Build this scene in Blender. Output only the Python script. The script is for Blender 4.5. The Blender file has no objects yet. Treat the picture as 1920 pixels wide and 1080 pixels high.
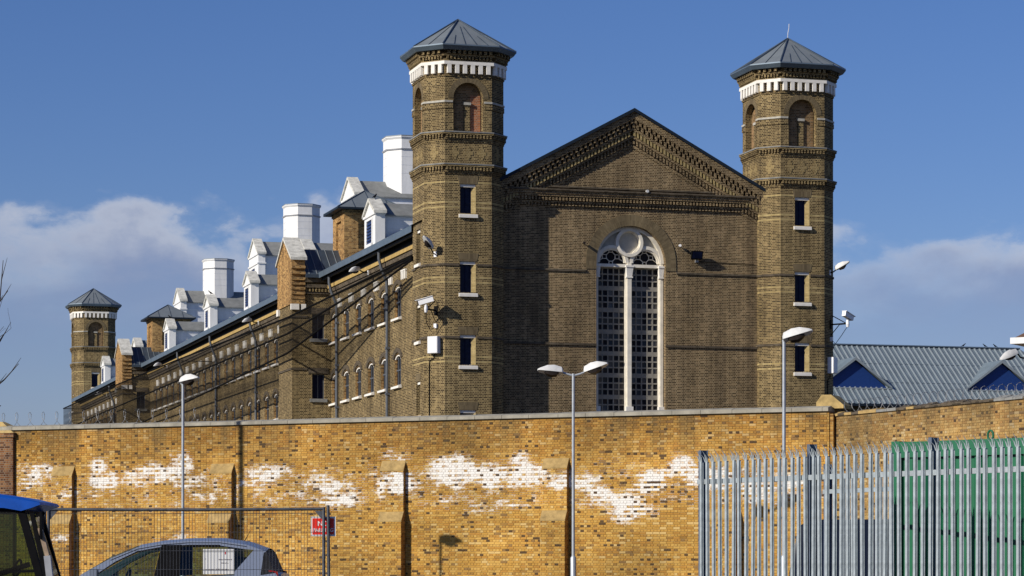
import bpy, math, random
from mathutils import Vector, Matrix, noise
R = math.radians
random.seed(7)
scene = bpy.context.scene
COL = scene.collection

# ---------------------------------------------------------------- camera
EYE, FPX, HZ, CX = 1.3, 5000.0, 1050.0, 960.0
cam_d = bpy.data.cameras.new('camera'); cam = bpy.data.objects.new('camera', cam_d); COL.objects.link(cam)
cam.location = (0, 0, EYE); cam.rotation_euler = (R(90), 0, 0)
cam_d.sensor_width = 36.0; cam_d.lens = 36.0 * FPX / 1920.0
cam_d.shift_y = (HZ - 540.0) / 1920.0
cam_d.clip_start = 0.5; cam_d.clip_end = 6000
scene.camera = cam
# ---------------------------------------------------------------- sun and sky
SUN_AZ, SUN_EL = 55.0, 27.0          # degrees to the left of straight behind the camera, height
sdir = Vector((-math.sin(R(SUN_AZ)) * math.cos(R(SUN_EL)), -math.cos(R(SUN_AZ)) * math.cos(R(SUN_EL)), math.sin(R(SUN_EL))))
sun_d = bpy.data.lights.new('sun', 'SUN'); sun = bpy.data.objects.new('sun', sun_d); COL.objects.link(sun)
sun_d.energy = 5.0; sun_d.angle = R(0.5); sun_d.color = (1.0, 0.93, 0.82)
sun.rotation_euler = sdir.to_track_quat('Z', 'Y').to_euler(); sun.location = (-60, -40, 60)
world = bpy.data.worlds.new('World'); scene.world = world; world.use_nodes = True
def build_world():
    nt = world.node_tree; N = nt.nodes; L = nt.links; N.clear()
    out = N.new('ShaderNodeOutputWorld'); bg = N.new('ShaderNodeBackground'); L.new(bg.outputs[0], out.inputs[0])
    sky = N.new('ShaderNodeTexSky'); sky.sky_type = 'NISHITA'; sky.sun_disc = False
    sky.sun_elevation = R(SUN_EL); sky.sun_rotation = R(180 + SUN_AZ)
    sky.altitude = 0; sky.air_density = 1.0; sky.dust_density = 0.25; sky.ozone_density = 3.0
    hsv = N.new('ShaderNodeHueSaturation'); hsv.inputs['Saturation'].default_value = 1.18; hsv.inputs['Value'].default_value = 1.0
    L.new(sky.outputs[0], hsv.inputs['Color'])
    tint = N.new('ShaderNodeMixRGB'); tint.blend_type = 'MULTIPLY'; tint.inputs[0].default_value = 1.0
    tint.inputs[2].default_value = (0.75, 0.77, 1.08, 1); L.new(hsv.outputs[0], tint.inputs[1])
    # clouds: a low bank of cumulus all round the horizon
    tc = N.new('ShaderNodeTexCoord')
    sep = N.new('ShaderNodeSeparateXYZ'); L.new(tc.outputs['Generated'], sep.inputs[0])
    mp = N.new('ShaderNodeMapping'); mp.inputs['Scale'].default_value = (1, 1, 1.7); mp.inputs['Location'].default_value = (1.31, 0.2, 0.02)
    L.new(tc.outputs['Generated'], mp.inputs[0])
    n1 = N.new('ShaderNodeTexNoise'); n1.inputs['Scale'].default_value = 15.0; n1.inputs['Detail'].default_value = 10; n1.inputs['Roughness'].default_value = 0.6; n1.inputs['Distortion'].default_value = 0.25
    L.new(mp.outputs[0], n1.inputs['Vector'])
    n2 = N.new('ShaderNodeTexNoise'); n2.inputs['Scale'].default_value = 30.0; n2.inputs['Detail'].default_value = 5
    L.new(mp.outputs[0], n2.inputs['Vector'])
    def math_(op, a, b=None, clamp=False):
        m = N.new('ShaderNodeMath'); m.operation = op; m.use_clamp = clamp
        for i, q in enumerate((a, b)):
            if q is None: continue
            if isinstance(q, (int, float)): m.inputs[i].default_value = q
            else: L.new(q, m.inputs[i])
        return m.outputs[0]
    def ramp(src, stops):
        r = N.new('ShaderNodeValToRGB'); L.new(src, r.inputs[0])
        e = r.color_ramp.elements
        while len(e) < len(stops): e.new(0.5)
        for k, (p, c) in zip(e, stops): k.position = p; k.color = (c[0], c[1], c[2], 1) if not isinstance(c, float) else (c, c, c, 1)
        return r.outputs[0]
    z = sep.outputs[2]
    # cloud top height wobbles with the noise; the bank lies between about 2 and 8 degrees
    wob = math_('MULTIPLY', math_('SUBTRACT', n1.outputs[0], 0.5), 0.075)
    zz = math_('ADD', z, math_('MULTIPLY', wob, -1.0))
    zz = math_('ADD', zz, math_('MULTIPLY', math_('SUBTRACT', n2.outputs[0], 0.5), -0.034))
    cover = ramp(zz, [(0.0, 0.30), (0.07, 0.34), (0.092, 0.55), (0.104, 0.72), (0.115, 0.78), (0.121, 0.45), (0.126, 0.0)])
    thin = ramp(n1.outputs[0], [(0.34, 0.40), (0.56, 1.0)])
    fac = math_('MULTIPLY', cover, thin)
    shade = ramp(zz, [(0.03, (0.24, 0.30, 0.47)), (0.09, (0.255, 0.30, 0.455)), (0.100, (0.29, 0.33, 0.475)), (0.111, (0.42, 0.455, 0.565)), (0.120, (0.62, 0.635, 0.69))])
    # the cloud light is given as radiance before the background strength
    cs = N.new('ShaderNodeMixRGB'); cs.blend_type = 'MULTIPLY'; cs.inputs[0].default_value = 1.0
    L.new(shade, cs.inputs[1]); cs.inputs[2].default_value = (1 / SKY_STR,) * 3 + (1,)
    mix = N.new('ShaderNodeMixRGB'); L.new(fac, mix.inputs[0]); L.new(tint.outputs[0], mix.inputs[1]); L.new(cs.outputs[0], mix.inputs[2])
    L.new(mix.outputs[0], bg.inputs[0]); bg.inputs[1].default_value = SKY_STR
SKY_STR = 0.08
build_world()
scene.view_settings.view_transform = 'Standard'; scene.view_settings.look = 'None'
scene.view_settings.exposure = 0.0; scene.view_settings.gamma = 1.0; scene.view_settings.use_curve_mapping = False
scene.render.engine = 'CYCLES'
scene.cycles.max_bounces = 6; scene.cycles.diffuse_bounces = 3; scene.cycles.transparent_max_bounces = 12

# ---------------------------------------------------------------- helpers
def at(px, Y, py=None):
    x = (px - CX) / FPX * Y
    return (x, Y) if py is None else Vector((x, Y, EYE + (HZ - py) / FPX * Y))
AB = R(15.8); CA, SA = math.cos(AB), math.sin(AB)
OX, OY = (858.5 - CX) / FPX * 120.0, 120.0            # foot of the near left tower
def bl(s, t, h=0.0):                                    # building coordinates to world
    return Vector((OX + s * CA - t * SA, OY + s * SA + t * CA, h))

class MB:
    def __init__(self): self.v = []; self.f = []; self.uv = []; self.m = []; self.c = []
    def poly(self, pts, mat=0, uv=None, col=None):
        b = len(self.v); pts = [Vector(p) for p in pts]
        self.v += [tuple(p) for p in pts]; self.f.append(tuple(range(b, b + len(pts)))); self.m.append(mat)
        if uv is None:
            n = Vector((0, 0, 0))
            for i in range(len(pts)):
                p, q = pts[i], pts[(i + 1) % len(pts)]
                n += Vector(((p.y - q.y) * (p.z + q.z), (p.z - q.z) * (p.x + q.x), (p.x - q.x) * (p.y + q.y)))
            if n.length > 0: n.normalize()
            if abs(n.z) > 0.75: uv = [(p.x, p.y) for p in pts]
            else:
                t = Vector((-n.y, n.x, 0)); t = t.normalized() if t.length > 1e-6 else Vector((1, 0, 0))
                uv = [(p.dot(t), p.z) for p in pts]
        self.uv += uv
        if col is not None: self.c += list(col) if isinstance(col, list) else [col] * len(pts)
    def box(self, x0, x1, y0, y1, z0, z1, mat=0, col=None):
        P = [(x0, y0, z0), (x1, y0, z0), (x1, y1, z0), (x0, y1, z0), (x0, y0, z1), (x1, y0, z1), (x1, y1, z1), (x0, y1, z1)]
        self.hexa(P, mat, col); return self
    def hexa(self, P, mat=0, col=None):
        for q in ((0, 3, 2, 1), (4, 5, 6, 7), (0, 1, 5, 4), (1, 2, 6, 5), (2, 3, 7, 6), (3, 0, 4, 7)):
            self.poly([P[i] for i in q], mat, None, col)
    def obox(self, o, ax, ay, az, mat=0):                # oriented box: centre and three half-axis vectors
        o, ax, ay, az = map(Vector, (o, ax, ay, az))
        P = [o - ax - ay - az, o + ax - ay - az, o + ax + ay - az, o - ax + ay - az, o - ax - ay + az, o + ax - ay + az, o + ax + ay + az, o - ax + ay + az]
        self.hexa(P, mat); return self
    def bar(self, a, b, w, d, mat=0, up=(0, 0, 1)):      # rectangular bar from a to b
        a, b = Vector(a), Vector(b); t = (b - a)
        if t.length < 1e-6: return self
        u = Vector(up)
        if abs(t.normalized().dot(u)) > 0.98: u = Vector((0, 1, 0))
        s = t.cross(u).normalized(); u2 = s.cross(t).normalized()
        return self.obox((a + b) / 2, t / 2, s * w / 2, u2 * d / 2, mat)
    def tube(self, pts, r, n=8, mat=0, caps=True):
        pts = [Vector(p) for p in pts]; rr = r if isinstance(r, (list, tuple)) else [r] * len(pts)
        rings = []; prev = None
        for i, p in enumerate(pts):
            t = (pts[min(i + 1, len(pts) - 1)] - pts[max(i - 1, 0)]).normalized()
            if prev is None:
                ref = Vector((0, 0, 1)) if abs(t.z) < 0.9 else Vector((1, 0, 0))
                a = t.cross(ref).normalized()
            else:
                a = (prev - t * prev.dot(t)); a = a.normalized() if a.length > 1e-6 else prev
            prev = a; b = t.cross(a)
            rings.append([p + (a * math.cos(2 * math.pi * k / n) + b * math.sin(2 * math.pi * k / n)) * rr[i] for k in range(n)])
        self.loft(rings, mat, caps); return self
    def loft(self, rings, mat=0, caps=True, closed=True):
        n = len(rings[0])
        for i in range(len(rings) - 1):
            for k in range(n if closed else n - 1):
                k2 = (k + 1) % n
                self.poly([rings[i][k], rings[i][k2], rings[i + 1][k2], rings[i + 1][k]], mat)
        if caps:
            self.poly(list(reversed(rings[0])), mat); self.poly(rings[-1], mat)
        return self
    def prism(self, pts2, d0, d1, plane='xz', mat=0):    # polygon extruded: 'xz' along y, 'yz' along x, 'xy' along z
        mk = {'xz': lambda p, d: (p[0], d, p[1]), 'yz': lambda p, d: (d, p[0], p[1]), 'xy': lambda p, d: (p[0], p[1], d)}[plane]
        a = [mk(p, d0) for p in pts2]; b = [mk(p, d1) for p in pts2]
        self.poly(a, mat); self.poly(list(reversed(b)), mat)
        for i in range(len(pts2)):
            j = (i + 1) % len(pts2); self.poly([a[i], b[i], b[j], a[j]], mat)
        return self
    def mesh(self, name, mats, smooth=False, weld=False):
        me = bpy.data.meshes.new(name); me.from_pydata(self.v, [], self.f)
        uvl = me.uv_layers.new(name='uv'); flat = [x for q in self.uv for x in q]; uvl.data.foreach_set('uv', flat)
        if self.c and len(self.c) == len(self.uv):
            ca = me.color_attributes.new('Col', 'FLOAT_COLOR', 'CORNER'); ca.data.foreach_set('color', [x for q in self.c for x in q])
        for m in (mats if isinstance(mats, (list, tuple)) else [mats]): me.materials.append(MAT[m])
        me.polygons.foreach_set('material_index', self.m)
        if weld or smooth:
            import bmesh
            bm = bmesh.new(); bm.from_mesh(me); bmesh.ops.remove_doubles(bm, verts=bm.verts, dist=1e-4)
            bmesh.ops.recalc_face_normals(bm, faces=bm.faces); bm.to_mesh(me); bm.free()
        if smooth:
            me.polygons.foreach_set('use_smooth', [True] * len(me.polygons))
            try: me.set_sharp_from_angle(angle=R(38))
            except Exception: pass
        me.update(); return me
    def build(self, name, mats, parent=None, smooth=False, weld=False, kind=None):
        o = bpy.data.objects.new(name, self.mesh(name, mats, smooth, weld)); COL.objects.link(o)
        if parent is not None: o.parent = parent
        if kind: o['kind'] = kind
        return o
def inst(name, me, parent=None, loc=(0, 0, 0), rz=0.0, kind=None):
    o = bpy.data.objects.new(name, me); COL.objects.link(o); o.location = loc; o.rotation_euler = (0, 0, rz)
    if parent is not None: o.parent = parent
    if kind: o['kind'] = kind
    return o
def tag(o, label, cat, group=None):
    o['label'] = label; o['category'] = cat
    if group: o['group'] = group
    return o
def thing(name, label, cat, loc=(0, 0, 0), rz=0.0, group=None):
    o = bpy.data.objects.new(name, None); COL.objects.link(o); o.location = loc; o.rotation_euler = (0, 0, rz)
    o.empty_display_size = 0.2
    return tag(o, label, cat, group)
def copy_tree(o, parent=None):
    c = o.copy(); COL.objects.link(c); c.parent = parent
    for ch in list(o.children): copy_tree(ch, c)
    return c

# ---------------------------------------------------------------- materials
MAT = {}
def new_mat(name):
    m = bpy.data.materials.new(name); m.use_nodes = True; MAT[name] = m
    nt = m.node_tree; b = nt.nodes['Principled BSDF']; return m, nt, b
def plain(name, col, rough=0.6, metal=0.0, var=0.12, scale=6.0, bump=0.0, spec=None, streak=1.0):
    if spec is None: spec = 0.05 if max(col) < 0.07 else 0.35
    m, nt, b = new_mat(name); N = nt.nodes; L = nt.links
    tc = N.new('ShaderNodeTexCoord'); n = N.new('ShaderNodeTexNoise'); n.inputs['Scale'].default_value = scale; n.inputs['Detail'].default_value = 6; n.inputs['Roughness'].default_value = 0.65
    mp = N.new('ShaderNodeMapping'); mp.inputs['Scale'].default_value = (1, 1, streak); L.new(tc.outputs['Object'], mp.inputs[0]); L.new(mp.outputs[0], n.inputs['Vector'])
    r = N.new('ShaderNodeValToRGB'); L.new(n.outputs[0], r.inputs[0])
    r.color_ramp.elements[0].position = 0.3; r.color_ramp.elements[1].position = 0.72
    r.color_ramp.elements[0].color = tuple(c * (1 - var) for c in col) + (1,); r.color_ramp.elements[1].color = tuple(min(1, c * (1 + var)) for c in col) + (1,)
    L.new(r.outputs[0], b.inputs['Base Color']); b.inputs['Roughness'].default_value = rough; b.inputs['Metallic'].default_value = metal
    b.inputs['Specular IOR Level'].default_value = spec
    if bump:
        bp = N.new('ShaderNodeBump'); bp.inputs['Distance'].default_value = bump; L.new(n.outputs[0], bp.inputs['Height']); L.new(bp.outputs[0], b.inputs['Normal'])
    return m
def brick_mat(name, stops, mortar, w=0.225, h=0.075, mw=0.017, bump=0.01, soot=0.35, offset=0.5, soot_col=(0.35, 0.33, 0.30)):
    m, nt, b = new_mat(name); N = nt.nodes; L = nt.links
    uv = N.new('ShaderNodeUVMap'); uv.uv_map = 'uv'
    br = N.new('ShaderNodeTexBrick'); br.inputs['Scale'].default_value = 1.0; br.inputs['Brick Width'].default_value = w; br.inputs['Row Height'].default_value = h
    br.inputs['Mortar Size'].default_value = mw / 2; br.inputs['Mortar Smooth'].default_value = 0.2; br.inputs['Bias'].default_value = 0.0
    br.offset = offset; br.squash = 0.5; br.squash_frequency = 2
    br.inputs['Color1'].default_value = (0, 0, 0, 1); br.inputs['Color2'].default_value = (1, 1, 1, 1); br.inputs['Mortar'].default_value = (0.5, 0.5, 0.5, 1)
    L.new(uv.outputs[0], br.inputs['Vector'])
    r = N.new('ShaderNodeValToRGB'); L.new(br.outputs['Color'], r.inputs[0]); e = r.color_ramp.elements
    while len(e) < len(stops): e.new(0.5)
    for k, (p, c) in zip(e, stops): k.position = p; k.color = (*c, 1)
    tc = N.new('ShaderNodeTexCoord'); n = N.new('ShaderNodeTexNoise'); n.inputs['Scale'].default_value = 0.75; n.inputs['Detail'].default_value = 8; n.inputs['Roughness'].default_value = 0.7
    mp = N.new('ShaderNodeMapping'); mp.inputs['Scale'].default_value = (1, 1, 0.4); L.new(tc.outputs['Object'], mp.inputs[0]); L.new(mp.outputs[0], n.inputs['Vector'])
    mm = N.new('ShaderNodeMixRGB'); L.new(br.outputs['Fac'], mm.inputs[0]); L.new(r.outputs[0], mm.inputs[1]); mm.inputs[2].default_value = (*mortar, 1)
    sr = N.new('ShaderNodeValToRGB'); L.new(n.outputs[0], sr.inputs[0]); sr.color_ramp.elements[0].position = 0.36; sr.color_ramp.elements[1].position = 0.68
    sr.color_ramp.elements[0].color = (1, 1, 1, 1); sr.color_ramp.elements[1].color = (*[1 - soot * (1 - c) for c in soot_col], 1)
    mu = N.new('ShaderNodeMixRGB'); mu.blend_type = 'MULTIPLY'; mu.inputs[0].default_value = 1.0; L.new(mm.outputs[0], mu.inputs[1]); L.new(sr.outputs[0], mu.inputs[2])
    m5 = N.new('ShaderNodeMapping'); m5.inputs['Scale'].default_value = (1.8, 1.8, 0.11); L.new(tc.outputs['Object'], m5.inputs[0])     # soot and rain streaks
    n5 = N.new('ShaderNodeTexNoise'); n5.inputs['Scale'].default_value = 1.0; n5.inputs['Detail'].default_value = 7; n5.inputs['Roughness'].default_value = 0.6; L.new(m5.outputs[0], n5.inputs['Vector'])
    r5 = N.new('ShaderNodeValToRGB'); L.new(n5.outputs[0], r5.inputs[0]); r5.color_ramp.elements[0].position = 0.40; r5.color_ramp.elements[1].position = 0.70
    r5.color_ramp.elements[0].color = (1.06, 1.06, 1.05, 1); r5.color_ramp.elements[1].color = (0.66, 0.66, 0.68, 1)
    mu5 = N.new('ShaderNodeMixRGB'); mu5.blend_type = 'MULTIPLY'; mu5.inputs[0].default_value = 1.0; L.new(mu.outputs[0], mu5.inputs[1]); L.new(r5.outputs[0], mu5.inputs[2])
    L.new(mu5.outputs[0], b.inputs['Base Color']); b.inputs['Roughness'].default_value = 0.9; b.inputs['Specular IOR Level'].default_value = 0.2
    if bump:
        inv = N.new('ShaderNodeMath'); inv.operation = 'SUBTRACT'; inv.inputs[0].default_value = 1.0; L.new(br.outputs['Fac'], inv.inputs[1])
        bp = N.new('ShaderNodeBump'); bp.inputs['Distance'].default_value = bump; bp.inputs['Strength'].default_value = 0.8; L.new(inv.outputs[0], bp.inputs['Height']); L.new(bp.outputs[0], b.inputs['Normal'])
    return m
STOCK = [(0.0, (0.042, 0.028, 0.016)), (0.4, (0.080, 0.054, 0.028)), (0.68, (0.14, 0.096, 0.047)), (1.0, (0.29, 0.21, 0.10))]
GABLE = [(0.0, (0.05, 0.032, 0.018)), (0.4, (0.095, 0.060, 0.031)), (0.7, (0.15, 0.098, 0.05)), (1.0, (0.27, 0.185, 0.10))]
brick_mat('stock_brick', STOCK, (0.55, 0.425, 0.21), soot=0.65)
brick_mat('gable_brick', GABLE, (0.50, 0.39, 0.225), soot=0.55)
brick_mat('diaper_brick', [(0, (0.20, 0.14, 0.06)), (1, (0.34, 0.25, 0.11))], (0.50, 0.39, 0.20), soot=0.5)
plain('shaded_stone', (0.46, 0.43, 0.355), 0.85, var=0.2, scale=3)  # tracery stone made darker: shade of the arch put into the colour
brick_mat('pale_brick', [(0, (0.34, 0.25, 0.10)), (1, (0.52, 0.40, 0.18))], (0.40, 0.33, 0.18), soot=0.3)
brick_mat('dark_brick', [(0, (0.05, 0.04, 0.028)), (1, (0.15, 0.12, 0.085))], (0.16, 0.13, 0.09), soot=0.3)
brick_mat('arch_brick', [(0, (0.14, 0.105, 0.06)), (1, (0.24, 0.185, 0.105))], (0.20, 0.16, 0.09), w=0.075, h=0.24, mw=0.008, soot=0.35, offset=0.0)
brick_mat('orange_brick', [(0, (0.12, 0.06, 0.02)), (0.35, (0.32, 0.16, 0.05)), (1, (0.58, 0.34, 0.12))], (0.44, 0.32, 0.16), soot=0.35)
brick_mat('red_brick', [(0, (0.30, 0.09, 0.035)), (1, (0.55, 0.20, 0.08))], (0.45, 0.34, 0.24), soot=0.2)
brick_mat('brown_infill', [(0, (0.12, 0.07, 0.03)), (1, (0.34, 0.20, 0.09))], (0.36, 0.28, 0.17), soot=0.3)
brick_mat('pier_brick', [(0, (0.08, 0.03, 0.015)), (0.5, (0.22, 0.09, 0.035)), (1, (0.34, 0.17, 0.07))], (0.30, 0.24, 0.17), soot=0.5)
plain('white_stone', (0.78, 0.75, 0.68), 0.75, var=0.12, scale=5)
plain('tracery_stone', (0.74, 0.69, 0.58), 0.8, var=0.16, scale=3)
plain('grey_stone', (0.22, 0.22, 0.205), 0.85, var=0.3, scale=4, bump=0.01)
plain('coping_stone', (0.31, 0.29, 0.235), 0.9, var=0.28, scale=2.5, bump=0.01)
plain('lichen_stone', (0.55, 0.54, 0.48), 0.9, var=0.32, scale=3.5, bump=0.01)
plain('sand_stone', (0.42, 0.30, 0.12), 0.9, var=0.35, scale=4, bump=0.015)
plain('lead', (0.20, 0.225, 0.235), 0.5, metal=0.25, var=0.14, scale=1.4)
plain('lead_dark', (0.055, 0.075, 0.10), 0.45, metal=0.3, var=0.2, scale=1.4)
plain('roof_metal', (0.12, 0.16, 0.20), 0.42, metal=0.3, var=0.15, scale=1.2)
plain('dormer_slate', (0.20, 0.205, 0.195), 0.7, var=0.22, scale=2)
plain('gutter', (0.018, 0.026, 0.038), 0.5, var=0.2)
plain('black_paint', (0.010, 0.011, 0.013), 0.7, var=0.2)
plain('shadow_black', (0.006, 0.006, 0.006), 0.9, var=0.2)  # for the dark lines of the added shadow strip
plain('impost_stone', (0.42, 0.40, 0.34), 0.8, var=0.2)
plain('timber_plate', (0.42, 0.29, 0.10), 0.7, var=0.25, scale=3)
plain('white_paint', (0.76, 0.76, 0.74), 0.6, var=0.12, scale=2.6, streak=0.18)
plain('white_board', (0.70, 0.71, 0.73), 0.6, var=0.12, scale=3, streak=0.2)
plain('blue_paint', (0.018, 0.04, 0.13), 0.6, var=0.15)
plain('navy_glass', (0.006, 0.010, 0.034), 0.3, var=0.5, spec=0.15)
plain('tower_frame', (0.008, 0.014, 0.045), 0.6, var=0.3)
plain('dark_glass', (0.010, 0.011, 0.015), 0.15, var=0.4, spec=0.3)
plain('cell_glass', (0.016, 0.016, 0.019), 0.6, var=0.5, spec=0.08)
plain('brown_glass', (0.05, 0.045, 0.042), 0.2, var=0.3, spec=0.5)
plain('concrete_grid', (0.23, 0.215, 0.185), 0.85, var=0.22, scale=3)
plain('pipe_grey', (0.10, 0.11, 0.125), 0.5, var=0.15)
plain('galvanised', (0.33, 0.375, 0.395), 0.6, metal=0.1, var=0.22, scale=14)
plain('galv_shaded', (0.10, 0.125, 0.17), 0.6, metal=0.1, var=0.2, scale=9)  # darker than the pales: shade on the posts put into the colour
plain('tube_steel', (0.10, 0.105, 0.115), 0.5, metal=0.4, var=0.4, scale=12)
plain('lamp_white', (0.62, 0.62, 0.60), 0.5, var=0.14, scale=7)
plain('lamp_grey', (0.34, 0.35, 0.37), 0.5, var=0.12)
plain('lamp_dark', (0.025, 0.02, 0.018), 0.4, var=0.3)
plain('pole_paint', (0.40, 0.43, 0.46), 0.45, metal=0.3, var=0.15)
plain('black_plastic', (0.006, 0.006, 0.007), 0.7, var=0.3)
plain('cam_white', (0.80, 0.80, 0.80), 0.4, var=0.05)
plain('bird_black', (0.012, 0.012, 0.015), 0.6, var=0.3)
plain('blue_roof', (0.165, 0.21, 0.24), 0.5, metal=0.15, var=0.2, scale=0.9)
plain('blue_roof_trim', (0.26, 0.30, 0.32), 0.5, var=0.08)
plain('blue_panel', (0.012, 0.045, 0.19), 0.5, var=0.08)
plain('green_paint', (0.011, 0.125, 0.058), 0.45, var=0.14, scale=1.5)
plain('asphalt', (0.05, 0.05, 0.052), 0.9, var=0.35, scale=3, bump=0.01)
plain('earth', (0.09, 0.08, 0.055), 0.95, var=0.4, scale=0.6, bump=0.03)
plain('bark', (0.06, 0.045, 0.032), 0.9, var=0.3, scale=8)
plain('sign_red', (0.85, 0.03, 0.015), 0.45, var=0.05)
plain('sign_white', (0.82, 0.82, 0.80), 0.5, var=0.03)
plain('print_grey', (0.22, 0.20, 0.22), 0.6, var=0.2)
plain('print_red', (0.5, 0.05, 0.06), 0.6)
plain('car_paint', (0.26, 0.30, 0.375), 0.3, metal=0.35, var=0.04, scale=40)
plain('rubber', (0.018, 0.018, 0.018), 0.8, var=0.3)
plain('alloy', (0.40, 0.41, 0.43), 0.35, metal=0.8, var=0.1)
plain('tail_red', (0.30, 0.012, 0.012), 0.2, var=0.2)
plain('seat_dark', (0.02, 0.02, 0.022), 0.85, var=0.3)
plain('tractor_blue', (0.006, 0.075, 0.40), 0.32, var=0.16, scale=5, spec=0.5)
plain('tractor_rust', (0.30, 0.22, 0.15), 0.75, var=0.4, scale=12)
plain('van_navy', (0.010, 0.015, 0.030), 0.3, var=0.1)
plain('brown_tile', (0.12, 0.07, 0.045), 0.85, var=0.3)
plain('barbed', (0.26, 0.265, 0.27), 0.6, metal=0.3, var=0.2)
def glass_mat(name, col, alpha):
    m, nt, b = new_mat(name); N = nt.nodes; L = nt.links
    tr = N.new('ShaderNodeBsdfTransparent'); tr.inputs[0].default_value = (*col, 1)
    gl = N.new('ShaderNodeBsdfGlossy'); gl.inputs['Roughness'].default_value = 0.03; gl.inputs[0].default_value = (0.9, 0.9, 0.9, 1)
    fr = N.new('ShaderNodeFresnel'); fr.inputs[0].default_value = 1.5
    mx = N.new('ShaderNodeMixShader'); L.new(fr.outputs[0], mx.inputs[0]); L.new(tr.outputs[0], mx.inputs[1]); L.new(gl.outputs[0], mx.inputs[2])
    L.new(mx.outputs[0], N['Material Output'].inputs[0])
glass_mat('car_glass', (0.40, 0.50, 0.42), 0.5)
glass_mat('tractor_glass', (0.34, 0.46, 0.24), 0.5)
def shadow_film_mat(name, cover):                                # dark part-transparent film, imitates shade on the wall behind
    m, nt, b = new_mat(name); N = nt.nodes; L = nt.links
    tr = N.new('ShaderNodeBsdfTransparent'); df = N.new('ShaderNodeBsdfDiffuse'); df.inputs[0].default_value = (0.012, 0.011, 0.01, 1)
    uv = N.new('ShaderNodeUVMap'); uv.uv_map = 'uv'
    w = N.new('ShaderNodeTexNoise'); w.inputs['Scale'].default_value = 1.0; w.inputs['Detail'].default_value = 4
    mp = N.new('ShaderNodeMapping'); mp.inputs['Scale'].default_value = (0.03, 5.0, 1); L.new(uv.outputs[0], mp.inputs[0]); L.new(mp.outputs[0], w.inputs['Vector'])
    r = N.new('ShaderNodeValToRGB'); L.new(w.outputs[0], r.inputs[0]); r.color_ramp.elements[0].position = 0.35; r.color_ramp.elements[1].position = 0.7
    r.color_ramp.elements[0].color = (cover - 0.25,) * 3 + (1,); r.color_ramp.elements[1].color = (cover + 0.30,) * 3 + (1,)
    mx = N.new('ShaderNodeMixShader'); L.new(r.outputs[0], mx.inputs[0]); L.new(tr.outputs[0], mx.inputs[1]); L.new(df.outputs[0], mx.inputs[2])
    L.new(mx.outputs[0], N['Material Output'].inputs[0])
shadow_film_mat('shadow_film', 0.52)
plain('weathered_slab', (0.37, 0.255, 0.10), 0.9, var=0.35, scale=4, bump=0.01)
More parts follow.
